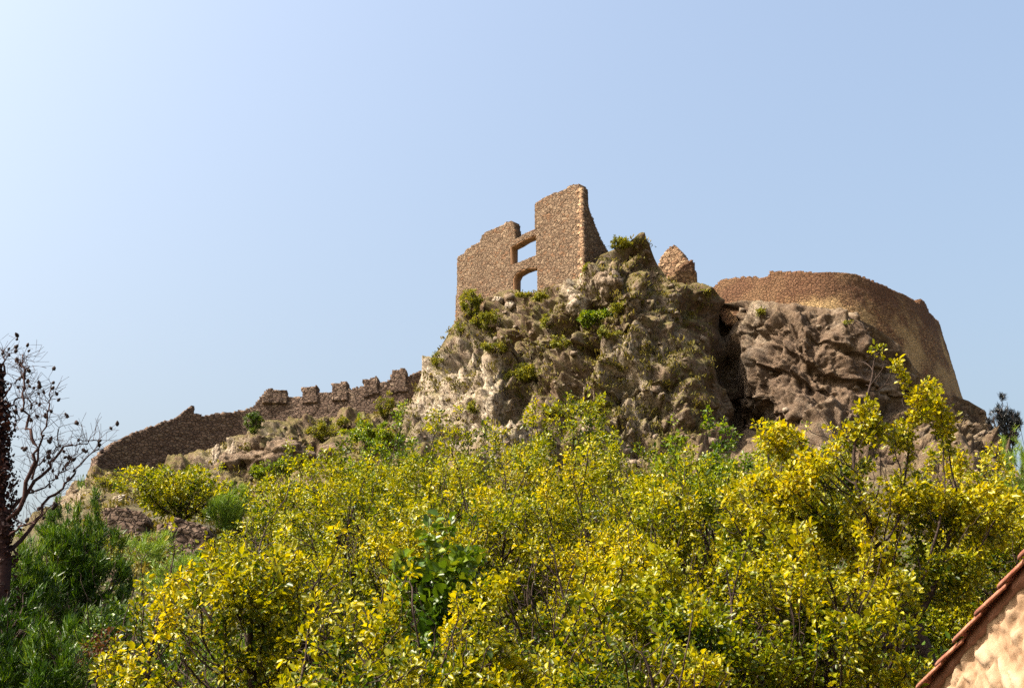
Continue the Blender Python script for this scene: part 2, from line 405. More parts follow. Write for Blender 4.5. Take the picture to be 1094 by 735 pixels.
disp = rough*calm*(2.3*f1 + 1.75*f2*fade(2) + .95*f3*fade(.9) + .50*f4*fade(.42) + .35*w2[2]*fade(1.) + .16*w3[2]*fade(.6)) + .15*fb
disp += smooth_r*(1.3*fv*fade(1.5) + .55*fv2*fade(.8) + .6*f1 + .30*f3*fade(.9) + .16*f4*fade(.42) + .1*str_*fade(1.5))
disp -= (.35*(1-.8*smooth_r)*crk((.12, .12, .16), 201, .02) + .35*crk((.9, .9, .10), 202, .02))*fade(1.2)*calm
disp -= .22*rough*calm*np.exp(-(w2[1]-w2[0])/.03)*fade(1) + .10*rough*np.exp(-(w3[1]-w3[0])/.05)*fade(.6)
cl = cliff.ravel()
soft = .5*fbm(flat*.3, 5, 91) + .12*w3[2]*fade(.8)
disp *= 1-.35*np.clip((445-PXX)/20, 0, 1)
disp = disp*cl + soft*(1-cl)
disp *= (np.repeat(from_top, nc, 1)*.85+.15).ravel()
near = np.clip((flat[:, 1]-4)/20, 0.1, 1); disp *= near
V = flat + nrm.reshape(-1, 3)*disp[:, None]
# mineral zones of the rock
nz_ = fbm(flat*.28, 4, 7)
pale = np.clip(1.5*(1.6*bumpfn(PXX, PYY, 488, 430, 46, 42)+.9*bumpfn(PXX, PYY, 545, 470, 42, 22)+.8*bumpfn(PXX, PYY, 668, 478, 24, 20)
      + .65*bumpfn(PXX, PYY, 612, 308, 16, 14)+.5*bumpfn(PXX, PYY, 645, 300, 16, 14)+.2*bumpfn(PXX, PYY, 300, 480, 50, 22)+.6*bumpfn(PXX, PYY, 240, 488, 24, 16)
      + .45*bumpfn(PXX, PYY, 660, 390, 60, 50)+.5*bumpfn(PXX, PYY, 70, 540, 40, 16))+nz_*.7, 0, 1)
rust = np.clip(np.clip((PXX-700)/70, 0, 1)*1.05 - .3*bumpfn(PXX, PYY, 1000, 470, 50, 40)+nz_*.5, 0, 1)
vegm = np.clip(1.1 - smooth_r - pale*.6 + nz_*.8, 0, 1)*np.clip(1.25-np.clip((PXX-730)/50, 0, 1), 0, 1)
soil = 1-cl
hill = mesh('hill', V, grid_quads(nr, nc), M['rock'], smooth=False, kind='structure',
            attrs=dict(pale=pale*cl, rust=rust*cl, veg=vegm, soil=soil*.8),
            label='rocky limestone spur with ledges and cliffs that carries the ruined castle')
# the plain that reaches the horizon
R_ = 9000
mesh('ground', [(-R_, -R_, -.9), (R_, -R_, -.9), (R_, R_, -.9), (-R_, R_, -.9)], [(0, 1, 2, 3)], M['ground'], kind='structure')

BV = BVHTree.FromPolygons([tuple(v) for v in V], [tuple(q) for q in grid_quads(nr, nc).tolist()])
def hit(px, py):
    r, dy, dz = ray(px, py); d = Vector((r, dy, dz)).normalized()
    h = BV.ray_cast(Vector((0, 0, CAMZ)), d)
    return (h[0], h[1]) if h[0] is not None else (None, None)
def ground_z(x, y):
    h = BV.ray_cast(Vector((x, y, 300)), Vector((0, 0, -1)))
    return h[0].z if h[0] is not None else -.9

# ------------------------------------------------------------------ masonry
def in_poly(px, py, poly):
    c = np.zeros(px.shape, bool); n = len(poly)
    for i in range(n):
        x1, y1 = poly[i]; x2, y2 = poly[i-1]
        if y1 == y2: continue
        c ^= ((y1 > py) != (y2 > py)) & (px < (x2-x1)*(py-y1)/(y2-y1)+x1)
    return c
def wall(name, plan, zlo, zhi, thick, keep, mat, parent, base, cell=.15, relief=.06, batter=0., seed=1, jit=.18, stone=2.6, zref=None, **kw):
    """masonry slab: plan = list of (x, y); keep(S, X, Y, Z) -> mask of the cells that stand"""
    zref = zref or zhi
    plan = np.array(plan, float); seg = np.linalg.norm(np.diff(plan, axis=0), axis=1); L = np.r_[0, np.cumsum(seg)]
    ns = max(2, int(L[-1]/cell)); nz = max(2, int((zhi-zlo)/cell))
    s = np.linspace(0, L[-1], ns+1); z = np.linspace(zlo, zhi, nz+1)
    X = np.interp(s, L, plan[:, 0]); Y = np.interp(s, L, plan[:, 1])
    k = max(1, int(1.0/cell)) if len(plan) > 2 else 1
    Xs, Ys = X.copy(), Y.copy()
    if len(plan) > 2:
        ker = np.ones(2*k+1)/(2*k+1)
        Xs = np.convolve(np.pad(X, k, mode='reflect', reflect_type='odd'), ker, 'valid'); Ys = np.convolve(np.pad(Y, k, mode='reflect', reflect_type='odd'), ker, 'valid')
    tx, ty = np.gradient(Xs), np.gradient(Ys); ln = np.hypot(tx, ty); nx, ny = ty/ln, -tx/ln
    sc_, zc = (s[1:]+s[:-1])/2, (z[1:]+z[:-1])/2
    SS, ZZ = np.meshgrid(sc_, zc)
    XX = np.interp(SS, s, Xs); YY = np.interp(SS, s, Ys)
    if batter:
        XX = XX + np.interp(SS, s, nx)*batter*(zref-ZZ); YY = YY + np.interp(SS, s, ny)*batter*(zref-ZZ)
    m = keep(SS, XX, YY, ZZ)
    gs, gz = np.meshgrid(s, z)
    rs = np.random.RandomState(seed)
    pos = np.stack((np.interp(gs, s, Xs), np.interp(gs, s, Ys), gz), -1)
    nn = np.stack((np.interp(gs, s, nx), np.interp(gs, s, ny), 0*gs), -1)
    tg = np.stack((-nn[..., 1], nn[..., 0], 0*gs), -1)
    pos = pos + nn*(batter*(zref-gz))[..., None]
    fl = pos.reshape(-1, 3)
    w = worley(fl*np.array((stone, stone, stone*1.5)), seed+5)
    d = (relief*(np.clip((w[1]-w[0])*2.5, 0, 1)+.9*w[2]) + relief*1.2*fbm(fl*.7, 3, seed)).reshape(gs.shape)
    ja = (rs.rand(*gs.shape)-.5)*cell*jit*2; jb = (rs.rand(*gs.shape)-.5)*cell*jit*2
    A = pos + nn*d[..., None] + tg*ja[..., None]; A[..., 2] += jb
    B = pos - nn*(thick+d[::-1]*.6)[..., None] + tg*ja[..., None]; B[..., 2] += jb
    nA = gs.size; nsx = ns+1
    idx = lambda i, j: i*nsx+j
    I, J = np.nonzero(m)
    a, b, c, e = idx(I, J), idx(I, J+1), idx(I+1, J+1), idx(I+1, J)
    F_ = [np.stack((a, b, c, e), -1), np.stack((a+nA, e+nA, c+nA, b+nA), -1)]
    mp = np.pad(m, 1)
    for di, dj, (p, q) in ((-1, 0, (a, b)), (1, 0, (c, e)), (0, 1, (b, c)), (0, -1, (e, a))):
        o = ~mp[I+1+di, J+1+dj]
        F_.append(np.stack((q[o], p[o], p[o]+nA, q[o]+nA), -1))
    Q = np.concatenate(F_)
    VV = np.concatenate((A.reshape(-1, 3), B.reshape(-1, 3)))
    used, inv = np.unique(Q.ravel(), return_inverse=True)
    return mesh(name, VV[used], inv.reshape(-1, 4), mat, parent, base, **kw)
def ragged(x, seed, amp):
    p = np.stack((x, 0*x, 0*x), -1).reshape(-1, 3)*1.3
    return (amp*(fbm(p*1.1, 4, seed)+.6*np.sign(vnoise(p*2.3, seed+3))*.5)).reshape(x.shape)

# --- ruined tower
th = math.radians(46)
C0 = P(622.5, 250, 106.5)[:2]
dL = np.array((-math.cos(th), math.sin(th))); dR = np.array((math.sin(th), math.cos(th)))
tw_base = (float(C0[0]), float(C0[1]), 43.)
tower = thing('ruined_tower', tw_base, 'tall roofless stone tower ruin with two stacked openings and a gap above them', 'ruin')
front_poly = [(486, 380), (488.5, 275), (497, 270), (498, 267), (506, 262), (513, 258), (515, 252), (519, 248), (533, 242), (545, 236), (548, 237), (549.5, 243), (550, 256),
    (560, 250), (572, 245.5), (571.5, 218), (582, 211), (597, 205), (612, 198), (619, 197), (622.5, 203), (640, 205), (640, 380)]
up_hole = [(545.5, 264.5), (552, 261), (560, 256), (572.5, 251.5), (572.7, 272), (545.5, 283.5)]
lo_hole = [(548.5, 298), (551, 293), (558, 288.5), (566, 286), (573.5, 286.5), (574.5, 330), (548.5, 330)]
def keep_front(S_, X, Y, Z):
    a, b = proj(X, Y, Z); r = ragged(S_, 3, .35)*8
    return in_poly(a, b-r*.15, front_poly) & ~in_poly(a, b, up_hole) & ~in_poly(a, b, lo_hole)
Lend = C0+dL*17.4
wall('front_wall', [Lend, C0], 40, 63, .85, keep_front, M['tower'], tower, tw_base, .13, .05, seed=4)
side_poly = [(616, 203), (621, 199), (625, 208), (629, 222), (633, 233), (638, 246), (643, 258), (650, 270), (655, 330), (616, 330)]
def keep_side(S_, X, Y, Z):
    a, b = proj(X, Y, Z); return in_poly(a, b, side_poly)
s0 = C0 + dL*(.02) + dR*.02
wall('side_wall', [C0+dR*.05, C0+dR*9], 40, 63, .85, keep_side, M['tower'], tower, tw_base, .13, .05, seed=9)
qV, qQ = [], []; rq = random.Random(5); zq = 42.5; nq = 0
while zq < P(621, 201, C0[1])[2]-.2:
    hq = rq.uniform(.28, .42); la, lb = (.62, .34) if nq % 2 else (.34, .62); la *= rq.uniform(.8, 1.2)
    nf_ = np.array((-math.sin(th), -math.cos(th))); ns_ = np.array((math.cos(th), -math.sin(th)))
    o_ = C0+nf_*(.06+rq.uniform(0, .025))+ns_*(.05+rq.uniform(0, .025))
    corners = [o_, o_+dL*la, o_+dL*la-nf_*.3, o_-nf_*.3-ns_*0+dL*.3, o_+dR*lb+dL*.3, o_+dR*lb]
    for zz in (zq+.015, zq+hq-.015):
        for c_ in corners: qV.append((c_[0], c_[1], zz))
    b_ = nq*12
    for i in range(6): qQ.append((b_+i, b_+(i+1) % 6, b_+(i+1) % 6+6, b_+i+6))
    for e_ in (0, 6): qQ += [(b_+e_, b_+e_+1, b_+e_+2, b_+e_+3), (b_+e_, b_+e_+3, b_+e_+4, b_+e_+5)]
    zq += hq; nq += 1
mesh('corner_stones', qV, qQ, M['pale_stone'], tower, tw_base)
# dressed orange plaster that lines the two openings
def lining(nm, ptsfront, t0, t1, thick_in):
    """a thin lining following the opening's edge, running through the wall"""
    out = []
    for (px, py) in ptsfront:
        r, dy, dz = ray(px, py)
        # intersect with the wall plane
        A = np.array([[r, -dL[0]], [dy, -dL[1]]]); k_, s_ = np.linalg.solve(A, C0)
        out.append((s_, CAMZ+dz*k_))
    out = np.array(out); nf = np.array((-math.sin(th), -math.cos(th)))
    cx = out.mean(0); V_ = []; Q_ = []
    nseg = len(out)
    for sgn, off in ((t0, 0), (t1, 0), (t1, thick_in), (t0, thick_in)):
        for s_, z_ in out:
            v = np.array((s_, z_)); inn = (cx-v); inn /= np.linalg.norm(inn); v = v+inn*off
            p = C0+dL*v[0]-nf*sgn; V_.append((p[0], p[1], v[1]))
    for a in range(4):
        b = (a+1) % 4
        for i in range(nseg-1): Q_.append((a*nseg+i, a*nseg+i+1, b*nseg+i+1, b*nseg+i))
    mesh(nm, V_, Q_, M['plaster'], tower, tw_base, label='orange plastered reveal of an opening')
lining('window_reveal', [(545.7, 283), (545.7, 264.5), (552, 261), (560, 256.2), (572.3, 251.5)], -.02, .9, .07)
lining('window_reveal', [(548.7, 318), (548.7, 298), (551, 293), (558, 288.7), (566, 286.2), (573.3, 286.6)], -.02, .9, .07)

# --- stub ruins right of the peak
def stub(name, label, poly, Y, mat, ang, thick, seed, group=None):
    xs = [p[0] for p in poly]; ys = [p[1] for p in poly]
    if Y is None: Y = hit(sum(xs)/len(xs), max(ys)-8)[0].y-.3
    a = P(min(xs)-2, max(ys), Y); b = P(max(xs)+2, max(ys), Y)
    mid = (a+b)/2; h = (b[0]-a[0])/2+.6; ca, sa = math.cos(ang), math.sin(ang)
    p0 = (mid[0]-h*ca, mid[1]+h*sa); p1 = (mid[0]+h*ca, mid[1]-h*sa)
    ztop = P(np.mean(xs), min(ys), Y)[2]+1.5
    kf = lambda S_, X, Yy, Z: in_poly(*proj(X, Yy, Z), poly)
    base = (float(mid[0]), float(mid[1]), float(a[2]))
    return wall(name, [p0, p1], a[2]-2, ztop, thick, kf, mat, None, base, .13, .09, seed=seed, label=label, cat='ruin', group=group)
stub('ruined_wall_stub', 'pointed tan masonry fragment just right of the rocky peak',
     [(700, 300), (703.5, 283), (706, 274), (711, 268), (716, 264), (720, 262), (724, 265), (728, 270), (731, 276), (735, 279), (736, 330), (700, 330)], 111, M['pale_stone'], .5, 1.4, 31)
stub('ruined_wall_stub', 'dark reddish broken masonry block at the foot of the pointed tan fragment',
     [(718, 300), (722, 290), (728, 284), (736, 280), (739, 277), (742, 281), (743.5, 290), (744, 297), (747, 309), (748, 335), (716, 335)], 109.6, M['bastion'], -.3, 1.6, 33)

# --- long crenellated wall on the left ridge
ridge_top = [(100, 512), (104, 490), (112, 482), (125, 472), (140, 464), (160, 456), (178, 449), (190, 446), (196, 440), (203, 434), (209, 434), (208, 442), (217, 444), (228, 442), (245, 440), (260, 438),
    (270, 434), (276, 427), (280, 422), (284, 416), (302, 420), (312, 424), (325, 423), (345, 419), (358, 418), (372, 416), (388, 412), (402, 409), (412, 408), (425, 404), (440, 400), (470, 390)]
ridge_Y = [(100, 104.8), (130, 106.6), (200, 109.5), (250, 111.5), (300, 112), (350, 111.6), (400, 111.2), (440, 111), (470, 112.5)]
rY = lambda p: np.interp(p, *zip(*ridge_Y))
plan = [tuple(P(p, np.interp(p, *zip(*ridge_top)), rY(p))[:2]) for p in range(98, 471, 6)]
rb = P(285, 440, 112); rb = tuple(map(float, (rb[0], rb[1], rb[2])))
cren = thing('crenellated_wall', rb, 'long rubble curtain wall with square merlons descending the left ridge', 'castle wall')
ridge_poly = ridge_top + [(470, 480), (98, 560)]
def keep_ridge(S_, X, Y, Z):
    a, b = proj(X, Y, Z); r = ragged(S_, 15, 1.1)
    return in_poly(a, b-r, ridge_poly)
wall('rubble_wall', plan, 24, 48, 1.0, keep_ridge, M['rubble'], cren, rb, .17, .055, seed=14, stone=2.1)
for i, poly in enumerate([
    [(280, 430), (282, 418), (284.5, 417), (286, 415.5), (306, 416.5), (307.5, 430)],
    [(322.5, 430), (322.5, 413.5), (338, 412), (339.5, 430)],
    [(354, 428), (354.5, 409), (370.5, 407.8), (371.5, 428)],
    [(387.5, 424), (388, 405.5), (391, 405), (403, 402.3), (404.5, 420)],
    [(417, 420), (418, 396), (422, 395), (433.5, 393.5), (435, 418)]]):
    kf = lambda S_, X, Y, Z, poly=poly, i=i: in_poly(*(lambda ab: (ab[0], ab[1]-ragged(S_, 40+i, .5)))(proj(X, Y, Z)), poly)
    p0, p1 = poly[0][0]-4, poly[-1][0]+4
    seg = [tuple(P(p, 415, rY(p)-.12)[:2]) for p in (p0, p1)]
    wall('merlon', seg, 30, 48, 1.12, kf, M['rubble'], cren, rb, .14, .05, seed=50+i, stone=2.1)

# --- bastion on the right cliff
bas_top = [(755, 322), (757, 314), (762, 305), (775, 298), (790, 297), (800, 296), (812, 296), (822, 293), (823, 289), (850, 290.5), (880, 291), (905, 291.5), (920, 295), (950, 307.5), (975, 320), (982, 325), (983, 319), (987, 322),
    (993, 334), (1000, 342), (1006, 346), (1014, 365), (1020, 382), (1028, 404), (1038, 432), (1041, 445), (1041, 475), (1000, 452), (965, 412), (925, 378), (880, 362), (820, 352), (775, 347), (764, 332), (756, 322)]
bas_plan_px = [(748, 305, 114.5), (775, 298, 112.5), (800, 296, 110.8), (823, 290, 109.6), (850, 290, 108.6), (880, 291, 108), (905, 292, 108.2), (930, 299, 109.3), (950, 307, 110.8), (970, 317, 112.8), (985, 326, 115), (997, 338, 118), (1003, 344, 120.5), (1006, 348, 123), (1007, 350, 127), (1007, 352, 135)]
bplan = [tuple(P(a, b, c)[:2]) for a, b, c in bas_plan_px]
bb = P(880, 345, 104); bb = tuple(map(float, bb))
bast = thing('bastion_wall', bb, 'high curved battered bastion wall of brown masonry crowning the right cliff', 'castle wall')
def keep_bas(S_, X, Y, Z):
    a, b = proj(X, Y, Z)
    r = ragged(S_, 25, 2.6)*np.clip((830-a)/10, .3, 1)*np.clip((1012-a)/20, 0, 1)
    return in_poly(a, b-r, bas_top)
wall('curved_wall', bplan, 28, 53, 1.3, keep_bas, M['bastion'], bast, bb, .17, .045, batter=.16, zref=47.5, seed=24, stone=2.6)

add_bands(M['bastion'], 3.2, 4.6, (.075, .035, .018), (.29, .20, .095))
# --- terrace walls low on the left slope
def terrace(label, poly, Y, seed):
    return stub('terrace_wall', label, poly, Y, M['rubble'], 0., .9, seed, 'terrace walls on the left slope')
terrace('low dark rubble terrace wall above the green pine on the left slope', [(108, 580), (110, 545), (125, 541), (150, 547), (158, 556), (150, 585)], None, 61)
terrace('grey dry stone terrace wall right below the airy yellow-green bush', [(165, 596), (168, 562), (185, 555), (205, 556), (222, 566), (226, 580), (216, 600)], None, 63)

# ------------------------------------------------------------------ the stone house at the lower right
def house():
    a = P(975, 735, 11.); b = P(1094, 585, 8.8); a[2] -= .14; b[2] -= .13
    d = (b-a)/np.linalg.norm((b-a)[:2])
    dxy = d[:2]/np.linalg.norm(d[:2]); slope = (b[2]-a[2])/np.linalg.norm((b-a)[:2])
    ev = a - d*1.2                                # eave end
    Lr = 5.0; rg = ev + d*Lr                      # ridge
    nx_ = np.array((-dxy[1], dxy[0]))             # outwards
    if nx_[0] > 0: nx_ = -nx_
    z0 = 0.1
    h = thing('stone_house', (float(a[0]), float(a[1]), z0), 'sunlit rubble stone house gable with clay tiles along its sloping edge', 'house')
    hb = (float(a[0]), float(a[1]), z0)
    # gable wall with real stones
    cell = .026
    L = 2*Lr; hi = rg[2]
    def topz(s): return np.where(s < Lr, ev[2]+slope*s, rg[2]-slope*(s-Lr)) - .095
    s = np.arange(0, L, cell); 
    zb = z0+0*s
    nv = int(3.6/cell)
    vv = np.linspace(0, 1, nv)
    Sg, Vg = np.meshgrid(s, vv); Zt = topz(Sg); Zb = z0+0*Zt; Zg = Zb+(Zt-Zb)*Vg
    fl = np.stack((Sg, 0*Sg, Zg), -1).reshape(-1, 3)
    wv = np.stack((fbm(fl*2.5, 3, 3), 0*fl[:, 0], fbm(fl*2.5+9, 3, 4)), -1)
    q = fl+wv*.16
    c1 = worley(q*np.array((5.4, 1, 6.6)), 5); c2 = worley(q*np.array((13., 1, 15.)), 8)
    big_ = np.where(c1[2] > -.05, np.clip((c1[1]-c1[0]-.04)*4.5, 0, 1)**.55*(.026+.034*c1[2]), 0)
    small = np.clip((c2[1]-c2[0]-.04)*4., 0, 1)**.55*.020*(c2[2]+.7)
    dd = np.maximum(big_, small) + .010*fbm(fl*9, 5, 6) + .012*facet(fl*11, 7) + .02*fbm(fl*1.5, 3, 8)
    base2 = ev[:2]+dxy*Sg.reshape(-1, 1) + nx_*dd[:, None]
    V_ = np.c_[base2, fl[:, 2]]
    # the wall core behind (closed prism to the ground)
    st_ = np.clip(dd*16, 0, 1)*(.75+.5*np.where(big_ > small, c1[2], c2[2]))
    m = M['house']; t_ = m.node_tree; k_ = N(t_); b_ = t_.nodes['Principled BSDF']; src = b_.inputs['Base Color'].links[0].from_socket
    at = k_('Attribute', attribute_name='stone').outputs['Fac']
    t_.links.new(k_.mix(k_.rng(at, .2, .9), src, (.31, .225, .15)), b_.inputs['Base Color'])
    mesh('gable_face', V_, grid_quads(*Sg.shape), m, h, hb, smooth=True, attrs=dict(stone=st_))
    ctr = []
    prof = [(0, z0-1), (0, float(topz(np.array(0.)))), (Lr, float(topz(np.array(Lr)))), (L, float(topz(np.array(L)))), (L, z0-1)]
    deep = 9.0
    CV = []
    for off in (-.09, -deep):
        for s_, z_ in prof:
            p = ev[:2]+dxy*s_+nx_*off; CV.append((p[0], p[1], z_))
    Q = [(i, (i+1) % 5, (i+1) % 5+5, i+5) for i in range(5)]
    T = [(0, 1, 2), (0, 2, 3), (0, 3, 4), (5, 7, 6), (5, 8, 7), (5, 9, 8)]
    mesh('wall', CV, Q, M['house'], h, hb, tris=T)
    # strip that closes the face edge under the tiles
    # roof slab
    ov = .05
    RV = []; RQ = []
    for k_, (s_, zz) in enumerate(((-.4, ev[2]-slope*.4), (Lr, rg[2]), (L+.4, ev[2]-slope*.4))):
        for off in (ov, -deep-.1):
            for dz in (-.10, -.03):
                p = ev[:2]+dxy*s_+nx_*off; RV.append((p[0], p[1], zz+dz))
    for k_ in (0, 1):
        o = k_*4; RQ += [(o, o+4, o+6, o+2), (o+1, o+3, o+7, o+5), (o, o+1, o+5, o+4), (o+2, o+6, o+7, o+3)]
    RQ += [(0, 2, 3, 1), (8, 9, 11, 10)]
    mesh('roof_slab', RV, RQ, M['roofbed'], h, hb)
    # barrel tiles: verge row (offset at the edge) and the field rows, one mesh each
    rs = random.Random(4)
    def tiles(nm, rows, cap):
        TV = []; TQ = []
        for r_ in rows:
            for side in (0, 1):
                nT = int(Lr/.40)+1
                for i in range(nT):
                    s_lo = -.45+i*.40+rs.uniform(-.02, .02); s_hi = s_lo+.50
                    tilt = rs.uniform(-.012, .012); off = ov+.045-r_*.21+rs.uniform(-.012, .012)
                    o = len(TV); nseg = 8; th_ = .018
                    for layer in (0, 1):
                        for e, ss in enumerate((s_lo, s_hi)):
                            sc = s_hi if side else s_lo
                            s_use = ss if not side else L-ss
                            zc = ev[2]+slope*ss - .03 + (.038 if e == 0 else .0) + tilt*e
                            rad = (.085 if e == 0 else .072) - layer*th_
                            for g in range(nseg+1):
                                an = math.pi*g/nseg
                                p = ev[:2]+dxy*s_use+nx_*(off-.0+rad*math.cos(an)-.06)
                                TV.append((p[0], p[1], zc+rad*.78*math.sin(an)-(.035 if cap else 0)))
                    w = nseg+1
                    for g in range(nseg):
                        TQ += [(o+g, o+g+1, o+w+g+1, o+w+g), (o+2*w+g, o+3*w+g, o+3*w+g+1, o+2*w+g+1),
                               (o+g, o+2*w+g, o+2*w+g+1, o+g+1), (o+w+g, o+w+g+1, o+3*w+g+1, o+3*w+g)]
                    for g in (0, nseg): TQ.append((o+g, o+w+g, o+3*w+g, o+2*w+g))
        mesh(nm, TV, TQ, M['tile'], h, hb, smooth=False)
    tiles('roof_tiles', range(0, 42), True)
house()

# ------------------------------------------------------------------ vegetation
def frames(dirs, rs):
    """random perpendicular pair for unit vectors"""
    r = rs.normal(size=dirs.shape); u = r-(r*dirs).sum(1, keepdims=True)*dirs
    u /= np.linalg.norm(u, axis=1, keepdims=True)+1e-9
    return u, np.cross(dirs, u)
def leaf_mesh(P_, axis, nrm_, size, width=.55, fold=.25):
    """ovate folded leaves: 6 points, 2 quads each"""
    n = len(P_); ax = axis/np.linalg.norm(axis, axis=1, keepdims=True)
    nn = nrm_-(nrm_*ax).sum(1, keepdims=True)*ax; nn /= np.linalg.norm(nn, axis=1, keepdims=True)+1e-9
    sd_ = np.cross(ax, nn); s = size[:, None]
    w = s*width*.5; up = nn*w*fold*2
    base = P_; tip = P_+ax*s - nn*s*.12; 
    l1 = P_+ax*s*.38+sd_*w+up; l2 = P_+ax*s*.78+sd_*w*.75+up*.5
    r1 = P_+ax*s*.38-sd_*w+up; r2 = P_+ax*s*.78-sd_*w*.75+up*.5
    V_ = np.stack((base, l1, l2, tip, r2, r1), 1).reshape(-1, 3)
    o = np.arange(n)[:, None]*6
    Q = np.concatenate((o+np.array([[0, 1, 2, 3]]), o+np.array([[0, 3, 4, 5]])))
    return V_, Q
def colonize(attr, path, step, rs, kill=None, infl=None, iters=170, grav=0.04):
    """space colonization: path = list of trunk points; returns nodes, parents"""
    nodes = [np.array(p, float) for p in path]; par = [-1]+list(range(len(path)-1))
    A = attr.copy(); kill = kill or step*1.5; infl = infl or step*22
    Nn = np.array(nodes); dist = np.linalg.norm(A[:, None]-Nn[None], axis=2); near_i = dist.argmin(1); near_d = dist.min(1)
    for it in range(iters):
        if len(A) == 0: break
        ok = near_d < (infl if it > 40 else 1e9)
        if not ok.any(): break
        ids, inv = np.unique(near_i[ok], return_inverse=True)
        d = A[ok]-np.array([nodes[i] for i in near_i[ok]]); d /= np.linalg.norm(d, axis=1, keepdims=True)+1e-9
        acc = np.zeros((len(ids), 3)); np.add.at(acc, inv, d)
        acc += rs.normal(size=acc.shape)*.28; acc[:, 2] += grav
        acc /= np.linalg.norm(acc, axis=1, keepdims=True)+1e-9
        new = np.array([nodes[i] for i in ids])+acc*step*rs.uniform(.85, 1.15, (len(ids), 1)); n0 = len(nodes)
        nodes += list(new); par += [int(i) for i in ids]
        dn = np.linalg.norm(A[:, None]-new[None], axis=2); mi = dn.argmin(1); md = dn.min(1)
        better = md < near_d; near_i = np.where(better, mi+n0, near_i); near_d = np.minimum(near_d, md)
        keep = near_d > kill; A = A[keep]; near_i = near_i[keep]; near_d = near_d[keep]
    return np.array(nodes), np.array(par)
def branch_radii(par, r_tip, expo=2.3, rmax=.3):
    n = len(par); acc = np.zeros(n); has = np.zeros(n, bool); has[par[par >= 0]] = True
    acc[~has] = r_tip**expo
    for i in range(n-1, 0, -1): acc[par[i]] += acc[i]
    return np.minimum(acc**(1/expo), rmax)
def tubes(nodes, par, rad, sides=5, min_r=0.):
    """one tube per edge, sharing rings where the chain goes on"""
    n = len(nodes); d = np.zeros_like(nodes); m = par >= 0
    d[m] = nodes[m]-nodes[par[m]]; d[~m] = (0, 0, 1); d /= np.linalg.norm(d, axis=1, keepdims=True)+1e-9
    ref = np.where(np.abs(d[:, 2:3]) > .9, np.array([[1., 0, 0]]), np.array([[0, 0, 1.]]))
    ref = np.array((1., .03, .02))-((np.array((1., .03, .02))*d).sum(1, keepdims=True))*d
    u = ref/(np.linalg.norm(ref, axis=1, keepdims=True)+1e-9); v = np.cross(d, u)
    an = np.arange(sides)*2*math.pi/sides
    ring = nodes[:, None]+rad[:, None, None]*(np.cos(an)[None, :, None]*u[:, None]+np.sin(an)[None, :, None]*v[:, None])
    V_ = ring.reshape(-1, 3)
    e = np.nonzero(m & (rad > min_r))[0]; p = par[e]
    # side branches start from a ring as thin as themselves
    i = np.arange(sides)[None]; j = (np.arange(sides)+1) % sides
    thick = rad[p] > rad[e]*1.9
    eb = e[thick]; pb = p[thick]
    extra = nodes[pb][:, None]+rad[eb][:, None, None]*(np.cos(an)[None, :, None]*u[eb][:, None]+np.sin(an)[None, :, None]*v[eb][:, None])
    st = p*sides; st[thick] = len(V_)+np.arange(len(eb))*sides
    V_ = np.concatenate((V_, extra.reshape(-1, 3)))
    Q = np.stack((st[:, None]+i, st[:, None]+j[None], e[:, None]*sides+j[None], e[:, None]*sides+i), -1).reshape(-1, 4)
    return V_, Q
def lobes_points(lobes, n, rs):
    """lobes: list of (centre, (rx, ry, rz), weight)"""
    w = np.array([l[2]*np.prod(l[1])**.75 for l in lobes]); w /= w.sum(); out = []
    for l, k_ in zip(lobes, rs.multinomial(n, w)):
        v = rs.normal(size=(k_, 3)); v /= np.linalg.norm(v, axis=1, keepdims=True)+1e-9
        out.append(np.array(l[0])+v*(rs.rand(k_, 1)**.42)*np.array(l[1]))
    return np.concatenate(out)
NTREE = [0]
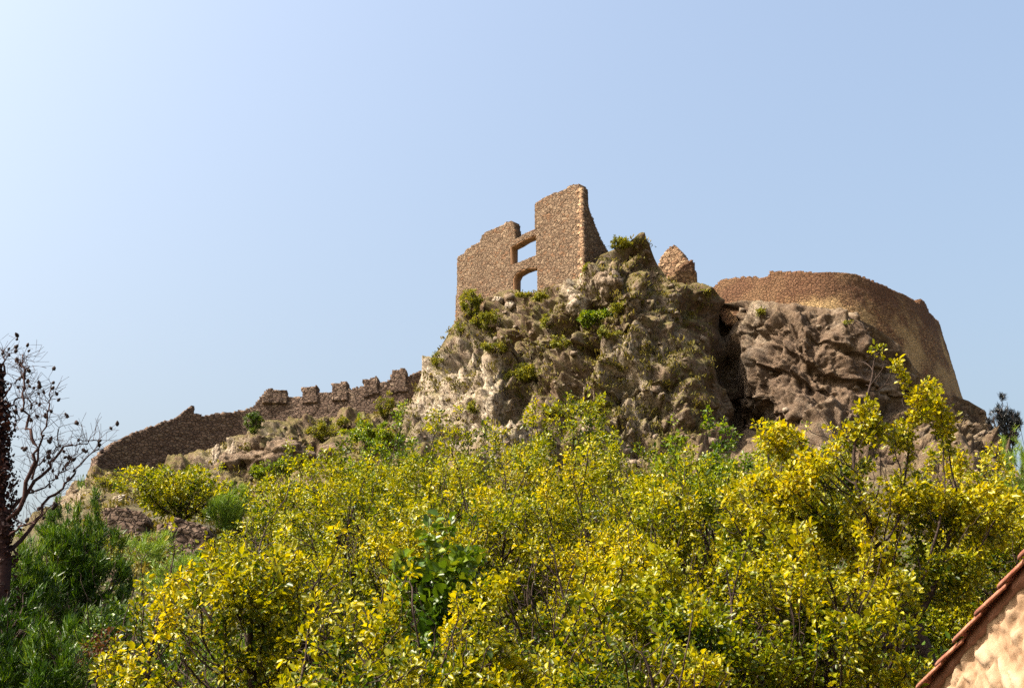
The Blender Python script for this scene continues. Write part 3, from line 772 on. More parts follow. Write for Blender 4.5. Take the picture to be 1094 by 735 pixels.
def tree(name, label, cat, base, lobes, mat, leaf=.08, per=9, natt=900, step=.2, bark='bark', seed=1, group=None, sides=5, spread=.11,
         kind='leaf', trunk=None, r_tip=.005, rmax=.2, width=.6, leaf_nodes=.035, up=.6, lift=0.04, clump=.50, gap=.05, dens=1.):
    rs = np.random.RandomState(seed); NTREE[0] += 1
    natt = int(natt*3.6*dens); per = int(per*1.6)+1; step *= .58; leaf *= 1.05 if kind == 'needle' else .92
    base = np.array(base, float)
    attr = lobes_points(lobes, natt, rs)
    attr = attr[attr[:, 2] > base[2]+.25]
    cen = attr.mean(0)
    if trunk is None:
        top_ = cen*.5+base*.5 if False else base+(cen-base)*.45
        k_ = max(3, int(np.linalg.norm(top_-base)/step))
        side = rs.normal(size=3)*np.array((1, 1, 0))*.18
        trunk = [base+(top_-base)*t_+side*math.sin(t_*3.1) for t_ in np.linspace(0, 1, k_)]
    nodes, par = colonize(attr, trunk, step, rs, grav=lift)
    rad = branch_radii(par, r_tip, 2.1, rmax)
    t = thing(name, tuple(map(float, base)), label, cat, group)
    V_, Q = tubes(nodes, par, rad, sides)
    mesh('trunk', V_, Q, M[bark], t, base, smooth=True)
    tufts = fbm((nodes-base)/clump+seed, 2, seed) + rs.normal(size=len(nodes))*.08
    fine = np.nonzero((rad < leaf_nodes) & (np.arange(len(nodes)) >= len(trunk)) & (tufts > gap))[0]
    idx = np.repeat(fine, per); n_ = len(idx)
    d = nodes[idx]-nodes[par[idx]]; d /= np.linalg.norm(d, axis=1, keepdims=True)+1e-9
    if kind == 'leaf':
        # leaves sit in loose rosettes around the twig
        rnd = rs.normal(size=(n_, 3)); rnd /= np.linalg.norm(rnd, axis=1, keepdims=True)
        pos = nodes[idx]+d*rs.uniform(-.5, .5, (n_, 1))*step+rnd*spread*(rs.rand(n_, 1)**.6)
        ax = d*.4+rnd*.9+rs.normal(size=(n_, 3))*.35; ax[:, 2] += .05
        nn = rs.normal(size=(n_, 3))*.75; nn[:, 2] += up; nn += np.array(sun_dir)*.35
        size = leaf*np.clip(rs.lognormal(-.05, .32, n_), .4, 1.9)
        LV, LQ = leaf_mesh(pos, ax, nn, size, width)
        mesh('crown', LV, LQ, M[mat], t, base)
    else:
        # needles: thin blades in brushes that point outwards and up
        d2 = d*.55; d2[:, 2] += .55
        ax = d2+rs.normal(size=(n_, 3))*.42; ax /= np.linalg.norm(ax, axis=1, keepdims=True)
        pos = nodes[idx]+d*rs.uniform(-.5, .5, (n_, 1))*step+rs.normal(size=(n_, 3))*spread*.3
        u, v = frames(ax, rs); s = (leaf*rs.uniform(.7, 1.2, n_))[:, None]; w = s*width
        LV = np.stack((pos-u*w*.5, pos+u*w*.5, pos+ax*s+u*w*.12, pos+ax*s-u*w*.12), 1).reshape(-1, 3)
        mesh('crown', LV, np.arange(len(LV)).reshape(-1, 4), M[mat], t, base)
    return t
G = 'yellow leafed trees below the castle rock'
def crown_lobes(c, r, rs, k=9, top_shoots=3, fill=.5):
    """lobes spread over the ellipsoid c, r"""
    c = np.array(c, float); r = np.array(r, float); out = [(c, r*max(fill, .72), 1.)]
    for i in range(k):
        a = 2*math.pi*(i+rs.uniform(-.3, .3))/k; e = rs.uniform(-.35, .9)
        dv = np.array((math.cos(a)*math.cos(e), math.sin(a)*math.cos(e), math.sin(e)))
        out.append((c+dv*r*.68, r*rs.uniform(.32, .48)*np.array((1, 1, .85)), 1.))
    for i in range(top_shoots):
        o = np.array((rs.uniform(-.55, .55), rs.uniform(-.4, .4), rs.uniform(.7, .92)))
        out.append((c+o*r, r*np.array((.13, .13, .3)), .8))
    return out
def px_tree(name, label, px, pytop, Y, wpx, mat, seed, low=.12, group='yellow leafed trees below the castle rock', squash=.9, **kw):
    """a tree whose crown top stands at photo height pytop, on the hill's ground"""
    if group == G: pytop -= 8; wpx *= 1.18; kw['shoots'] = kw.get('shoots', 3)+4; kw['k'] = kw.get('k', 9)+3
    tp = P(px, pytop, Y); gz = ground_z(tp[0], Y)-.1
    H = tp[2]-gz; w = (wpx/F)*math.hypot(Y, tp[2])*.5
    rs = np.random.RandomState(seed*7+1)
    c = (tp[0], Y, gz+H*(low+(1-low)*.5)); r = (w, w*squash, H*(1-low)*.5)
    kw.setdefault('k', 9); k_ = kw.pop('k'); sh = kw.pop('shoots', 3); fl_ = kw.pop('fill', .5)
    cat = kw.pop('cat', 'tree')
    return tree(name, label, cat, (tp[0]+rs.uniform(-.2, .2)*w, Y, gz), crown_lobes(c, r, rs, k_, sh, fl_), mat, seed=seed, group=group, **kw)

# far row, against the cliffs
G = 'yellow leafed trees below the castle rock'
px_tree('leafy_tree', 'bright green bushy tree at the foot of the crenellated wall beside the white rock', 412, 452, 50, 80, 'green', 101, leaf=.11, per=9, natt=700, step=.26, low=.0, spread=.16)
px_tree('leafy_tree', 'yellow-green tree at the far left end of the back row below the merlons', 345, 474, 42, 125, 'yelgreen', 102, leaf=.10, per=10, natt=1000, step=.25, low=0, spread=.15)
px_tree('leafy_tree', 'olive-yellow tree directly below the pale white rock face', 492, 462, 38, 150, 'yelgreen', 103, leaf=.09, per=10, natt=1100, step=.22, low=0, spread=.14)
px_tree('leafy_tree', 'yellow tree with slim pointed top reaching highest below the middle of the rock', 604, 432, 36, 120, 'yelgreen', 104, leaf=.09, per=10, natt=1100, step=.22, low=0, shoots=7, k=8, fill=.4, spread=.13)
px_tree('leafy_tree', 'greener tree under the right flank of the tower rock', 735, 466, 33, 150, 'green', 105, leaf=.09, per=10, natt=1100, step=.22, low=0, spread=.13)
px_tree('leafy_tree', 'yellow-green tree in the back row between the pointed tree and the greener tree', 665, 478, 34, 120, 'yelgreen', 106, leaf=.09, per=9, natt=900, step=.22, low=0, spread=.14)
px_tree('leafy_tree', 'yellow tree behind the tall right tree, beneath the dark cave', 850, 470, 31, 150, 'yelgreen', 107, leaf=.085, per=10, natt=1000, step=.22, low=0, spread=.13)
px_tree('leafy_tree', 'yellow tree at the right edge below the end of the cliff', 1045, 482, 29, 150, 'yellow', 108, leaf=.085, per=10, natt=1100, step=.21, low=0, spread=.12)
# middle row
px_tree('leafy_tree', 'small-leaved yellow tree in the middle row left of the fig bush', 395, 505, 27, 190, 'yelgreen', 111, leaf=.07, per=11, natt=1300, step=.19, low=0, spread=.12)
px_tree('leafy_tree', 'small-leaved yellow tree in the middle row above the fig bush', 530, 492, 26, 180, 'yelgreen', 112, leaf=.07, per=11, natt=1300, step=.19, low=0, spread=.12)
px_tree('leafy_tree', 'middle row tree whose dark trunk leans to the upper left', 640, 500, 24, 170, 'yellow', 113, leaf=.07, per=11, natt=1300, step=.19, low=.05, spread=.12)
px_tree('leafy_tree', 'tree with two dark forked stems showing between the centre and the tall right tree', 758, 492, 22, 170, 'yelgreen', 114, leaf=.07, per=10, natt=1300, step=.18, low=.1, spread=.11)
px_tree('leafy_tree', 'low yellow tree filling the gap behind the house gable', 1075, 540, 21, 160, 'yellow', 115, leaf=.075, per=10, natt=1100, step=.18, low=0, spread=.11)
px_tree('leafy_tree', 'yellow tree in the back row filling the gap right of the bright green bushy tree', 555, 470, 33, 110, 'yellow', 116, leaf=.08, per=10, natt=900, step=.21, low=0, spread=.12)
px_tree('leafy_tree', 'olive-yellow tree behind the near golden tree on the left, under the dark rocks', 300, 530, 30, 120, 'yelgreen', 117, leaf=.08, per=10, natt=900, step=.21, low=0, spread=.12)
px_tree('leafy_tree', 'middle row yellow tree between the two dark forked stems and the tall tree', 815, 512, 23, 120, 'yellow', 118, leaf=.07, per=10, natt=1000, step=.18, low=0, spread=.11)
px_tree('leafy_tree', 'middle row yellow tree directly under the greener tree', 700, 530, 21, 130, 'yellow', 119, leaf=.07, per=10, natt=1000, step=.18, low=0, spread=.11)
px_tree('leafy_tree', 'yellow tree of the middle row directly behind the broad-leaved bush', 465, 520, 23, 130, 'yellow', 120, leaf=.07, per=10, natt=1000, step=.18, low=0, spread=.11)
px_tree('leafy_tree', 'shaded yellow-green tree behind the trunk of the tall tree by the gable', 985, 590, 23, 170, 'yelgreen', 129, leaf=.075, per=10, natt=1100, step=.18, low=0, spread=.11)
# near row
px_tree('leafy_tree', 'lowest golden yellow tree at the bottom edge left of the centre', 370, 668, 12, 190, 'yellow', 127, leaf=.06, per=9, natt=1000, step=.12, low=0, spread=.08)
px_tree('leafy_tree', 'lowest golden yellow tree at the bottom edge right of the centre', 670, 660, 12.5, 200, 'yellow', 128, leaf=.06, per=9, natt=1000, step=.12, low=0, spread=.08)
px_tree('leafy_tree', 'small yellow tree with a thin bent stem at the left end of the near row', 172, 588, 17, 95, 'yellow', 121, leaf=.072, per=8, natt=450, step=.15, low=.05, spread=.09, k=6)
px_tree('leafy_tree', 'near golden yellow tree left of the fig bush with thin upright stems', 290, 572, 16, 210, 'yellow', 122, leaf=.07, per=9, natt=1400, step=.15, low=0, spread=.09)
px_tree('leafy_tree', 'near golden yellow tree in front of the fig bush', 440, 632, 14, 230, 'yellow', 123, leaf=.066, per=9, natt=1300, step=.13, low=0, spread=.085)
px_tree('leafy_tree', 'near golden yellow tree at the bottom just right of the fig bush', 590, 592, 15.5, 210, 'yellow', 124, leaf=.068, per=9, natt=1400, step=.14, low=0, spread=.09)
px_tree('leafy_tree', 'near yellow-green tree at the bottom between the centre and the tall right tree', 740, 600, 15.5, 200, 'yelgreen', 125, leaf=.068, per=9, natt=1300, step=.14, low=0, spread=.09)
px_tree('leafy_tree', 'near yellow tree at the bottom under the tall right tree', 875, 575, 15.5, 190, 'yellow', 126, leaf=.07, per=9, natt=1300, step=.14, low=0, spread=.09)
px_tree('fig_bush', 'darker green bush of broad fig leaves amid the yellow trees', 470, 562, 19, 130, 'fig', 131, leaf=.15, per=5, natt=700, step=.2, low=0, spread=.12, group=None, cat='bush', width=.7, k=7)

# the tall tree on the right, limb by limb
def tall_tree():
    Y = 18.5
    q = lambda px, py, dY=0: P(px, py, Y+dY)
    gx = q(1000, 735); base = np.array((gx[0]+.15, Y, ground_z(gx[0], Y)-.1))
    trunk = [base, base+(q(1000, 725)-base)*.5, q(1000, 725), q(988, 690), q(975, 660, .1)]
    L_ = lambda px, py, rx, ry, dY=0, d=.8, w=1.: (q(px, py, dY), (rx/68., d, ry/68.), w)
    lobes = [L_(905, 565, 80, 50), L_(980, 535, 55, 38, .5), L_(850, 515, 48, 28, -.3), L_(1040, 550, 50, 40, .3), L_(915, 500, 50, 30),
             L_(838, 466, 36, 14, -.2, .4, 2.2), L_(810, 455, 20, 8, -.2, .25, 2.6), L_(900, 470, 22, 18, 0, .4, 1.6), L_(872, 478, 30, 16, 0, .4, 1.2),
             L_(926, 445, 13, 32, 0, .25, 2.4), L_(917, 387, 20, 9, 0, .25, 3.4), L_(938, 402, 20, 18, 0, .28, 3.), L_(955, 390, 10, 9, 0, .22, 3.4), L_(936, 378, 12, 8, 0, .22, 3.4),
             L_(985, 434, 27, 20, .2, .4, 2.3), L_(990, 412, 18, 10, .2, .3, 2.6), L_(1005, 452, 15, 18, .2, .3, 1.5), L_(960, 464, 18, 15, .1, .35, 1.5),
             L_(853, 411, 5, 4, 0, .08, 2.), L_(830, 630, 60, 45), L_(910, 650, 70, 46), L_(1010, 610, 40, 40, .4), L_(800, 550, 40, 36), L_(880, 690, 70, 40)]
    tree('leafy_tree', 'tall airy yellow tree whose bare reddish shoots rise in front of the right cliff', 'tree', base, lobes, 'yellow',
         leaf=.070, per=12, natt=1500, step=.15, seed=201, group=G, trunk=trunk, spread=.09, rmax=.10, r_tip=.0045, leaf_nodes=.032, gap=.02, clump=.5)
tall_tree()

# left side: airy bush, saplings, pines
px_tree('airy_bush', 'airy yellow-green bush with dark limbs below the sloping end of the ridge wall', 200, 491, 68, 150, 'yelgreen', 141, leaf=.17, per=9, natt=900, step=.36, low=.1, group=None, spread=.22, cat='bush', up=.9, bark='bark', r_tip=.012, leaf_nodes=.07)
px_tree('airy_bush', 'soft pale green bush touching the right side of the airy yellow-green bush', 245, 512, 66, 50, 'pinelight', 142, leaf=.3, per=16, natt=350, step=.3, low=0, group=None, kind='needle', width=.1, cat='bush', spread=.2, leaf_nodes=.07)
px_tree('leafy_bush', 'yellow-green bush between the airy bush and the back row of yellow trees', 292, 520, 55, 60, 'yelgreen', 143, leaf=.15, per=8, natt=350, step=.32, low=0, group=None, spread=.2, cat='bush')
px_tree('leafy_bush', 'green bush on the slope right of the flat pale slab', 232, 588, 42, 60, 'green', 144, leaf=.12, per=8, natt=350, step=.28, low=0, group=None, spread=.16, cat='bush')
px_tree('leafy_bush', 'low olive bush on the slope left of the terrace walls', 108, 575, 52, 44, 'bushy', 145, leaf=.14, per=8, natt=300, step=.3, low=0, group=None, spread=.18, cat='bush')
PG = 'green pines on the left slope'
px_tree('young_pine', 'bright green young pine standing just below the grey terrace wall', 187, 590, 40, 58, 'pinelight', 151, leaf=.2, per=16, natt=350, step=.22, low=0, group=PG, kind='needle', width=.09, cat='pine', spread=.14)
px_tree('young_pine', 'pale feathery young pine between the two terrace walls', 158, 562, 50, 55, 'pinelight', 152, leaf=.24, per=16, natt=350, step=.26, low=0, group=PG, kind='needle', width=.09, cat='pine', spread=.18)
px_tree('pine_tree', 'rounded bright green pine beside the dead tree, tallest of the left pines', 92, 527, 27, 105, 'pine', 153, leaf=.15, per=26, natt=1000, step=.2, low=.05, group=PG, kind='needle', width=.13, cat='pine', spread=.12, k=10, dens=2.8, gap=-.09, clump=.38)
px_tree('pine_tree', 'green pine between the dead tree trunk and the rounded pine', 38, 575, 25, 95, 'pine', 154, leaf=.15, per=24, natt=800, step=.2, low=.05, group=PG, kind='needle', width=.13, cat='pine', spread=.12, dens=2.8, gap=-.09, clump=.38)
px_tree('pine_tree', 'low green pine in the bottom left corner', 8, 628, 19, 110, 'pine', 155, leaf=.13, per=24, natt=800, step=.17, low=.0, group=PG, kind='needle', width=.13, cat='pine', spread=.1, dens=2.8, gap=-.09, clump=.38)
px_tree('pine_tree', 'small green pine near the bottom, right of the corner pine', 66, 662, 18, 70, 'pine', 156, leaf=.13, per=24, natt=450, step=.16, low=.0, group=PG, kind='needle', width=.13, cat='pine', spread=.1, dens=2.8, gap=-.09, clump=.38)
px_tree('pine_tree', 'dark green pine in the shade between the rounded pine and the small yellow tree', 112, 610, 22, 80, 'pine', 159, leaf=.14, per=24, natt=700, step=.18, low=0, group=PG, kind='needle', width=.13, cat='pine', spread=.1, dens=2.5)
px_tree('green_shrub', 'dark green shrub in the shade between the left pines and the small yellow tree', 135, 640, 21, 90, 'fig', 157, leaf=.07, per=7, natt=500, step=.18, low=.0, group=None, cat='shrub')
px_tree('rusty_shrub', 'reddish brown dry shrub low between the pines and the yellow trees', 112, 672, 19, 60, 'rusty', 158, leaf=.05, per=6, natt=350, step=.15, low=.0, group=None, cat='shrub')
# right edge
px_tree('young_pine', 'light green feathery pine at the right edge under the dark conifers', 1085, 458, 60, 60, 'pinelight', 161, leaf=.24, per=18, natt=450, step=.3, low=0, group=None, kind='needle', width=.09, cat='pine', spread=.2)
for (lab, px, py, Y, w, sd_) in (('dark wind-bent conifer on the skyline at the right foot of the bastion cliff', 1070, 424, 112, 34, 162), ('small dark conifer cut by the right edge of the picture', 1093, 452, 113, 16, 163)):
    px_tree('dark_conifer', lab, px, py, Y, w, 'dark', sd_, leaf=.30, per=20, natt=420, step=.34, low=.1, group='dark conifers on the skyline', kind='needle', width=.16, cat='conifer', spread=.3, r_tip=.02, leaf_nodes=.12, k=7)

# shrubs that grow on the cliff and the walls
def cliff_shrub(name, label, px, py, wpx, hpx, mat, seed, leaf=.14, ball=False, cat='shrub', dY=0):
    h, nn = hit(px, py+hpx*.5)
    if h is None: return
    dist = h.length; w = wpx*1.15/F*dist/2; hh = hpx*1.15/F*dist
    base = np.array(h)+np.array((0, .1, -.15)); rs = np.random.RandomState(seed)
    c = base+np.array((0, -w*.25, hh*.52))
    lob = [(c, (w*.95, w*.9, hh*.5), 1.)] if ball else crown_lobes(c, (w, w*.9, hh*.45), rs, 5, 7, .4)
    n = int(50+w*hh*28)
    tree(name, label, cat, base, lob, mat, leaf=leaf, per=12 if not ball else 22, natt=n, step=.2, seed=seed, group='shrubs growing on the castle rock', spread=.16 if not ball else .12, r_tip=.01, leaf_nodes=.08, sides=4)
SH = [
 ('spherical dark green bush at the foot of the ridge wall left of the merlons', 270, 453, 20, 22, 'fig', True),
 ('tall yellow-green shrub growing from the wall below the last merlons', 411, 435, 22, 26, 'bushy', False),
 ('small yellow plant on the ridge wall left of the round bush', 239, 456, 12, 14, 'yelgreen', False),
 ('tiny yellow plant at the middle of the sloping ridge wall', 204, 466, 10, 9, 'yelgreen', False),
 ('tall olive shrub leaning on the left corner of the tower', 503, 328, 24, 34, 'bushy', False),
 ('light green shrub right of the shrub at the tower corner', 522, 345, 34, 22, 'bushy', False),
 ('narrow low shrub on the rock below the tower corner', 492, 352, 16, 14, 'bushy', False),
 ('tuft under the lower tower opening', 560, 316, 18, 9, 'bushy', False),
 ('tuft below the right jamb of the tower openings', 578, 317, 16, 8, 'bushy', False),
 ('small shrub in the middle of the ledge below the tower', 586, 345, 18, 16, 'bushy', False),
 ('bright green shrub on the ledge right of the middle', 634, 342, 36, 22, 'green', False),
 ('green shrub just right of and below the brightest ledge shrub', 650, 356, 22, 16, 'bushy', False),
 ('round yellowish shrub on the rock left of the ledge shrubs', 598, 368, 22, 18, 'bushy', False),
 ('little shrub on the rock edge by the tower side wall', 627, 285, 10, 9, 'bushy', False),
 ('green bushes on the left shoulder of the rocky peak', 662, 262, 26, 14, 'bushy', False),
 ('shrub below the split boulder near the peak', 660, 330, 22, 12, 'bushy', False),
 ('dark green shrub in the hollow left of the rock centre', 560, 400, 40, 20, 'bushy', False),
 ('low olive shrub above the pale white rock face', 530, 372, 30, 12, 'bushy', False),
 ('shrub on the left edge of the tower rock', 466, 384, 16, 14, 'bushy', False),
 ('small shrub in the middle of the pale white rock face', 508, 436, 16, 16, 'bushy', False),
 ('dark leafy shrub on the rocks under the second merlon', 345, 462, 34, 22, 'bushy', False),
 ('bright green shrub at the top of the slope under the last merlons', 395, 468, 60, 22, 'green', False),
 ('olive shrub strip along the foot of the crenellated wall', 372, 452, 44, 10, 'bushy', False),
 ('yellow shrub left of the dark leafy shrub', 325, 486, 30, 18, 'yelgreen', False),
 ('green shrub beside the rocks below the ridge wall', 290, 505, 44, 26, 'green', False),
 ('yellow-green shrub above the pointed yellow tree', 640, 432, 30, 14, 'bushy', False),
 ('small yellow shrub under the bastion wall', 812, 333, 14, 8, 'bushy', False),
 ('small green tuft at the joint of bastion and cliff', 908, 345, 12, 7, 'bushy', False),
 ('faint shrub near the low end of the ridge wall', 130, 488, 8, 14, 'bushy', False),
 ('olive shrub patch on the slope under the low end of the ridge wall', 165, 516, 34, 12, 'bushy', False),
 ('shrub between the pale slab and the dead tree', 118, 516, 26, 12, 'bushy', False),
 ('shrub low on the rock right of the pale white face', 590, 440, 26, 14, 'bushy', False),
 ('green tuft in the gap between the masonry fragments and the bastion', 755, 312, 12, 6, 'bushy', False),
 ('bushy green shrub under the grey terrace wall', 215, 606, 50, 24, 'green', False),
 ('pale green shrub at the right end of the grey terrace wall', 262, 560, 36, 30, 'bushy', False),
]
for i, (lab, px, py, w, h, mt, ball) in enumerate(SH):
    cliff_shrub('rock_shrub' if not ball else 'round_bush', lab, px, py, w, h, mt, 300+i, ball=ball, cat='bush' if ball else 'shrub', leaf=.10 if ball else .14)

# grass and low herbs on the ledges, loose stones: nobody could count them
rs = np.random.RandomState(8)
GP, GA = [], []; SV, SQ = [], []; SVs = []; nst = 0
ico = None
def stone_mesh(c, r, rs):
    # a squashed faceted block from a jittered cube with cut corners
    v = np.array([(x, y, z) for x in (-1, 1) for y in (-1, 1) for z in (-1, 1)], float)
    v = v*(1+rs.uniform(-.35, .2, v.shape)); v *= np.array((1., .9, .62))*r
    a = rs.uniform(0, 6.28); R = np.array(((math.cos(a), -math.sin(a), 0), (math.sin(a), math.cos(a), 0), (0, 0, 1)))
    b = rs.uniform(-.5, .5); R2 = np.array(((1, 0, 0), (0, math.cos(b), -math.sin(b)), (0, math.sin(b), math.cos(b))))
    return v@R2.T@R.T+c
CUBE = np.array([(0, 1, 3, 2), (4, 6, 7, 5), (0, 4, 5, 1), (2, 3, 7, 6), (0, 2, 6, 4), (1, 5, 7, 3)])
for i in range(16000):
    px, py = rs.uniform(60, 1075), rs.uniform(255, 640)
    if py < np.interp(px, SKY[:, 0], SKY[:, 1])+1: continue
    if 770 < px < 1010 and rs.rand() < .85: continue
    h, nn = hit(px, py)
    if h is None or h.y < 35: continue
    nn = nn if nn.y < 0 or nn.z > 0 else -nn
    p = np.array(h)
    cl_ = float(vnoise(np.array([[p[0]*.45, p[1]*.2, p[2]*.55]]), 5)[0])
    if abs(nn.z) > .2 and cl_+rs.normal()*.25 > -.05 and px < 760:
        k_ = 10
        GP.append(np.repeat(p[None], k_, 0)+rs.normal(size=(k_, 3))*np.array((.22, .22, .05))); a = rs.normal(size=(k_, 3))*.55; a[:, 2] += 1; a[:, 1] -= .2; GA.append(a)
    elif rs.rand() < .14:
        r_ = min(.08+rs.exponential(.10), .5)
        SVs.append(stone_mesh(p-np.array((0, 0, r_*.1)), r_, rs)); SQ.append(CUBE+8*nst); nst += 1
GP = np.concatenate(GP); GA = np.concatenate(GA)
LV, LQ = leaf_mesh(GP, GA, rs.normal(size=GA.shape), .27*rs.uniform(.5, 1.6, len(GP)), .35)
mesh('ledge_grass', LV, LQ, M['dry'], None, kind='stuff', label='dry olive grass and herbs on the ledges of the castle rock', cat='grass')
mesh('rock_rubble', np.concatenate(SVs), np.concatenate(SQ), M['rock'], None, kind='stuff', label='loose angular stones lying on the ledges of the castle rock', cat='rubble',
     attrs=dict(pale=np.full(8*nst, .35), rust=np.zeros(8*nst), veg=np.zeros(8*nst), soil=np.zeros(8*nst)))
# undergrowth that fills the shade between the trunks
GPx = rs.uniform(-60, 1160, 5200); GY = rs.uniform(12, 62, 5200)
gp, ga = [], []
for a_, y_ in zip(GPx, GY):
    x_ = (a_-547)/F*y_*1.03; z_ = ground_z(x_, y_); k_ = 14; hgt = rs.uniform(.15, .7)
    gp.append(np.array((x_, y_, z_))+rs.normal(size=(k_, 3))*np.array((.3, .3, 0))+np.c_[np.zeros(k_), np.zeros(k_), rs.rand(k_)*hgt]); ga.append(rs.normal(size=(k_, 3))*.7+np.array((0, 0, .6)))
gp = np.concatenate(gp); ga = np.concatenate(ga); up_ = rs.normal(size=ga.shape)*.6; up_[:, 2] += .6
LV, LQ = leaf_mesh(gp, ga, up_, .11*rs.uniform(.6, 1.6, len(gp)), .5)
mesh('undergrowth', LV, LQ, M['fig'], None, kind='stuff', label='low green undergrowth on the slope beneath the trees', cat='undergrowth')

# boulders on the left slope
def boulder(label, px, py, w, h, seed, palev=.9):
    hp, nn = hit(px, py+h*.4)
    if hp is None: return
    d = hp.length; rx = w/F*d/2; rz = h/F*d/2
    u = np.linspace(0, math.pi, 43); v = np.linspace(0, 2*math.pi, 65)[:-1]
    U, Vv = np.meshgrid(u, v, indexing='ij'); s = np.stack((np.sin(U)*np.cos(Vv), np.sin(U)*np.sin(Vv), np.cos(U)), -1).reshape(-1, 3)
    wq = worley(s*1.3+seed, seed, 1.1); s = s*(1+.10*wq[2]+.34*facet(s*1.1+seed, seed)+.16*facet(s*2.6+seed, seed+1)+.07*facet(s*6.+seed, seed+2))[:, None]
    c = np.array(hp); V_ = c+s*np.array((rx, rx*.8, rz*1.15))
    i = np.arange(42)[:, None]*64; j = np.arange(64)[None]; j2 = (j+1) % 64
    Q = np.stack((i+j, i+64+j, i+64+j2, i+j2), -1).reshape(-1, 4)
    n_ = len(V_)
    mesh('boulder', V_, Q, M['rock'], None, tuple(map(float, c)), label=label, cat='boulder', group='pale boulders on the slopes',
         attrs=dict(pale=np.full(n_, palev), rust=np.zeros(n_), veg=np.zeros(n_), soil=np.zeros(n_)))
for i, b in enumerate([
    ('broad grey-tan outcrop under the merlons, right of the round bush', 302, 478, 70, 30), ('tall grey-tan outcrop left of the broad one under the ridge wall', 248, 488, 40, 28),
    ('craggy grey-tan outcrop right of the broad one, beside the dark leafy shrub', 362, 478, 46, 22),
    ('flat pale slab of rock below the grey terrace wall', 203, 609, 30, 9), ('pale boulder lying just under the flat slab', 196, 622, 26, 10),
    ('split pale boulder at the upper right of the tower', 616, 318, 22, 20), ('large tan boulder between tower side wall and peak', 650, 292, 28, 24),
    ('slanting pale slab on the slope below the ridge wall', 232, 482, 10, 22), ('second slanting slab, right beside the first under the ridge wall', 250, 480, 12, 26),
    ('pale rounded boulder high on the left rock edge', 130, 530, 22, 9), ('pointed tan boulder in the middle of the upper ledge', 672, 318, 22, 20),
    ('pale stone block under the tower corner', 532, 318, 10, 8), ('pale block at the base of the tower between openings and corner', 545, 322, 12, 10)]):
    boulder(*b, seed=70+i, palev=.12 if 'outcrop' in b[0] else .35 if 'tan' in b[0] else .8)

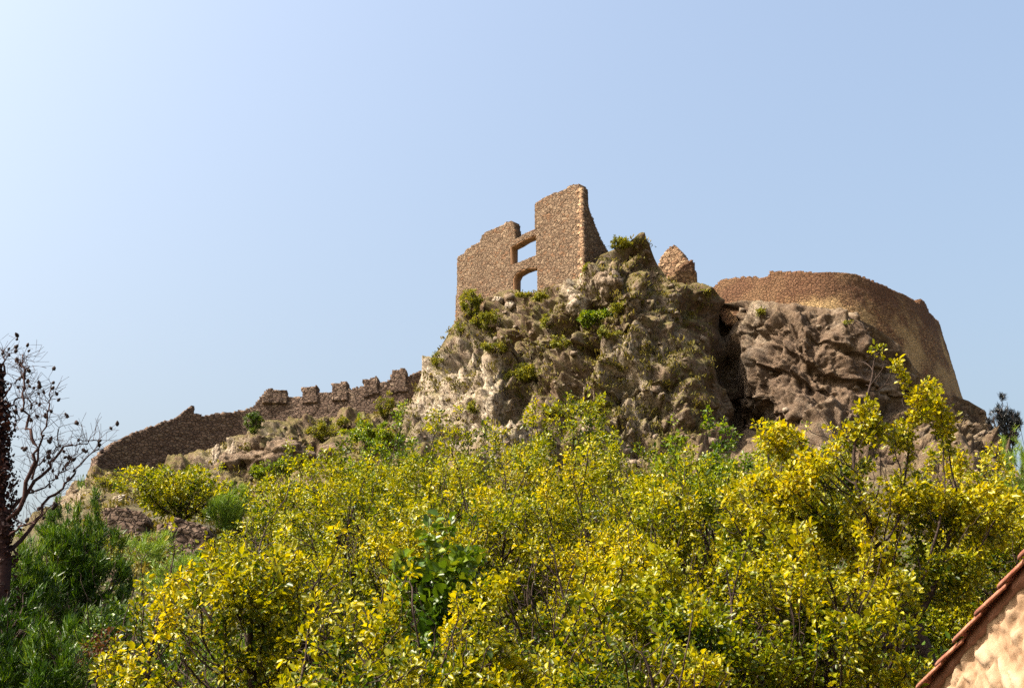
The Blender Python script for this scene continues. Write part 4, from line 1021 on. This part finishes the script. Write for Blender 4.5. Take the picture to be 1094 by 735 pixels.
# ------------------------------------------------------------------ the dead tree on the left
def dead_tree():
    Y = 21.; rs = np.random.RandomState(77)
    q = lambda px, py, dY=0.: P(px, py, Y+dY)
    g = q(5, 640); base = np.array((g[0], Y, ground_z(g[0], Y)-.2))
    t = thing('dead_tree', tuple(map(float, base)), 'bare dark reddish tree full of black cones at the left edge', 'tree')
    nodes = []; par = []; rad = []
    def chain(pts, r0, r1, start=-1):
        last = start; n_ = len(pts)
        for i, p in enumerate(pts):
            nodes.append(np.array(p)); par.append(last); last = len(nodes)-1; rad.append(r0+(r1-r0)*i/max(1, n_-1))
        return last
    def sub(pts, k=4, j=.03):
        out = [pts[0]]
        for a, b in zip(pts[:-1], pts[1:]):
            for s_ in range(1, k+1): out.append(a+(b-a)*s_/k+rs.normal(size=3)*j)
        return out
    mm = []  # branch tips info
    chain(sub([base, q(4, 600), q(-1, 540), q(1, 500), q(-5, 460), q(-3, 430), q(-8, 400), q(-6, 385)], 4, .03), .17, .04)
    TR = len(nodes)
    limbs = [
        ([q(3, 560), q(20, 545, -.2), q(34, 505, -.3), q(39, 480, -.4), q(30, 455, -.3), q(26, 430, -.3), q(24, 395, -.3), q(22, 377, -.3)], .075, .012),
        ([q(4, 550), q(26, 530, .2), q(52, 500, .3), q(70, 478, .4), q(92, 472, .4), q(103, 470, .4)], .07, .01),
        ([q(34, 512, -.2), q(44, 470, -.3), q(50, 440, -.4), q(53, 425, -.3), q(54, 414, -.3)], .035, .01),
        ([q(5, 590), q(30, 570, .3), q(48, 540, .5), q(70, 515, .6), q(88, 495, .6), q(105, 478, .7)], .07, .01),
        ([q(4, 440), q(15, 428, .1), q(27, 424, .1), q(37, 430, .1)], .035, .01),
        ([q(2, 420), q(4, 400, .1), q(6, 385, .1), q(3, 372, .1)], .05, .012),
        ([q(2, 430), q(9, 412, -.1), q(22, 405, -.1), q(28, 400), q(30, 390)], .03, .01),
        ([q(38, 500, -.3), q(48, 490, -.3), q(60, 480, -.2), q(62, 458, -.2)], .025, .01),
        ([q(28, 528, .2), q(45, 522, .2), q(58, 512, .1), q(72, 500, .1), q(80, 486, .1)], .03, .01),
        ([q(0, 500), q(-15, 470, .2), q(-30, 440, .3), q(-45, 420, .4)], .06, .015),
        ([q(0, 560), q(-25, 530, -.2), q(-50, 500, -.4)], .07, .015),
        ([q(3, 470), q(14, 462, .4), q(20, 448, .5), q(16, 425, .5)], .03, .01),
        ([q(6, 575), q(22, 560, -.4), q(40, 556, -.6), q(55, 540, -.8)], .04, .01)]
    cones = []
    for pts, r0, r1 in limbs:
        s0_ = len(nodes); chain(sub(pts, 4, .022), r0*.6, r1*.75); ids = list(range(s0_, len(nodes)))
        for i in ids[5:]:
            if rs.rand() < .92:
                for _ in range(rs.randint(1, 4)):
                    d = rs.normal(size=3)*np.array((.8, .6, .5)); d[2] += .6; d[0] += .05; d /= np.linalg.norm(d)
                    Lt = rs.uniform(.12, .42); cur = nodes[i]; last = i
                    for s_ in range(5):
                        cur = cur+d*Lt/5; d = d+rs.normal(size=3)*.22; d[2] += .06; d /= np.linalg.norm(d)
                        nodes.append(cur); par.append(last); rad.append(.0048-.0006*s_); last = len(nodes)-1
                        if s_ > 1 and rs.rand() < .8:
                            d3 = d+rs.normal(size=3)*.7; d3 /= np.linalg.norm(d3); c3 = cur; l3 = last
                            for _q in range(3):
                                c3 = c3+d3*rs.uniform(.05, .09); nodes.append(c3); par.append(l3); rad.append(.0026); l3 = len(nodes)-1
                    if rs.rand() < .33: cones.append((cur, d))
            if rs.rand() < .16: cones.append((nodes[i]+rs.normal(size=3)*.03, rs.normal(size=3)))
        cones.append((nodes[-1], np.array((0, 0, 1.))))
    nodes_, par_, rad_ = np.array(nodes), np.array(par), np.array(rad)
    V_, Q = tubes(nodes_, par_, rad_, 6)
    mesh('trunk', V_, Q, M['deadbark'], t, base, smooth=True)
    # dead ivy that thickens the trunk
    n_ = 5200; tz = rs.rand(n_)**.9; i0 = (tz*(TR-2)).astype(int); pos = nodes_[i0]+(nodes_[i0+1]-nodes_[i0])*rs.rand(n_, 1)
    rr = rs.normal(size=(n_, 3))*np.array((1, 1, .3)); rr /= np.linalg.norm(rr, axis=1, keepdims=True)
    thick = (.10+.22*np.abs(np.sin(tz*11+1))+.10*np.abs(np.sin(tz*29)))*(1-tz**3*.8)
    LV, LQ = leaf_mesh(pos+rr*(thick*rs.rand(n_)**.5)[:, None], rs.normal(size=(n_, 3)), rr, .07*rs.uniform(.6, 1.3, n_), .7)
    mesh('dead_ivy', LV, LQ, mat_leaf('dead_ivy', ((.012, .005, .005), (.028, .010, .009), (.045, .016, .012)), .2, None, .7, .2), t, base)
    # cones, one child each
    u = np.linspace(0, math.pi, 6); v = np.linspace(0, 2*math.pi, 9)[:-1]
    U, Vv = np.meshgrid(u, v, indexing='ij'); s = np.stack((np.sin(U)*np.cos(Vv)*(.8-.25*np.cos(U)), np.sin(U)*np.sin(Vv)*(.8-.25*np.cos(U)), np.cos(U)*1.25), -1).reshape(-1, 3)
    s = s*(1+.12*rs.normal(size=(len(s), 1)))
    i = np.arange(5)[:, None]*8; j = np.arange(8)[None]; j2 = (j+1) % 8
    Q = np.stack((i+j, i+8+j, i+8+j2, i+j2), -1).reshape(-1, 4)
    first = mesh('cone', s*.036, Q, M['cone'], t, smooth=False)
    rs.shuffle(cones)
    for k_, (p, d) in enumerate(cones[:98]):
        c = first if k_ == 0 else first.copy()
        if k_: COL.objects.link(c); c.parent = t
        c.location = Vector(p-base); c.rotation_euler = (rs.uniform(-.8, .8), rs.uniform(-.8, .8), rs.uniform(0, 6)); f_ = rs.uniform(.7, 1.25); c.scale = (f_, f_, f_)
dead_tree()
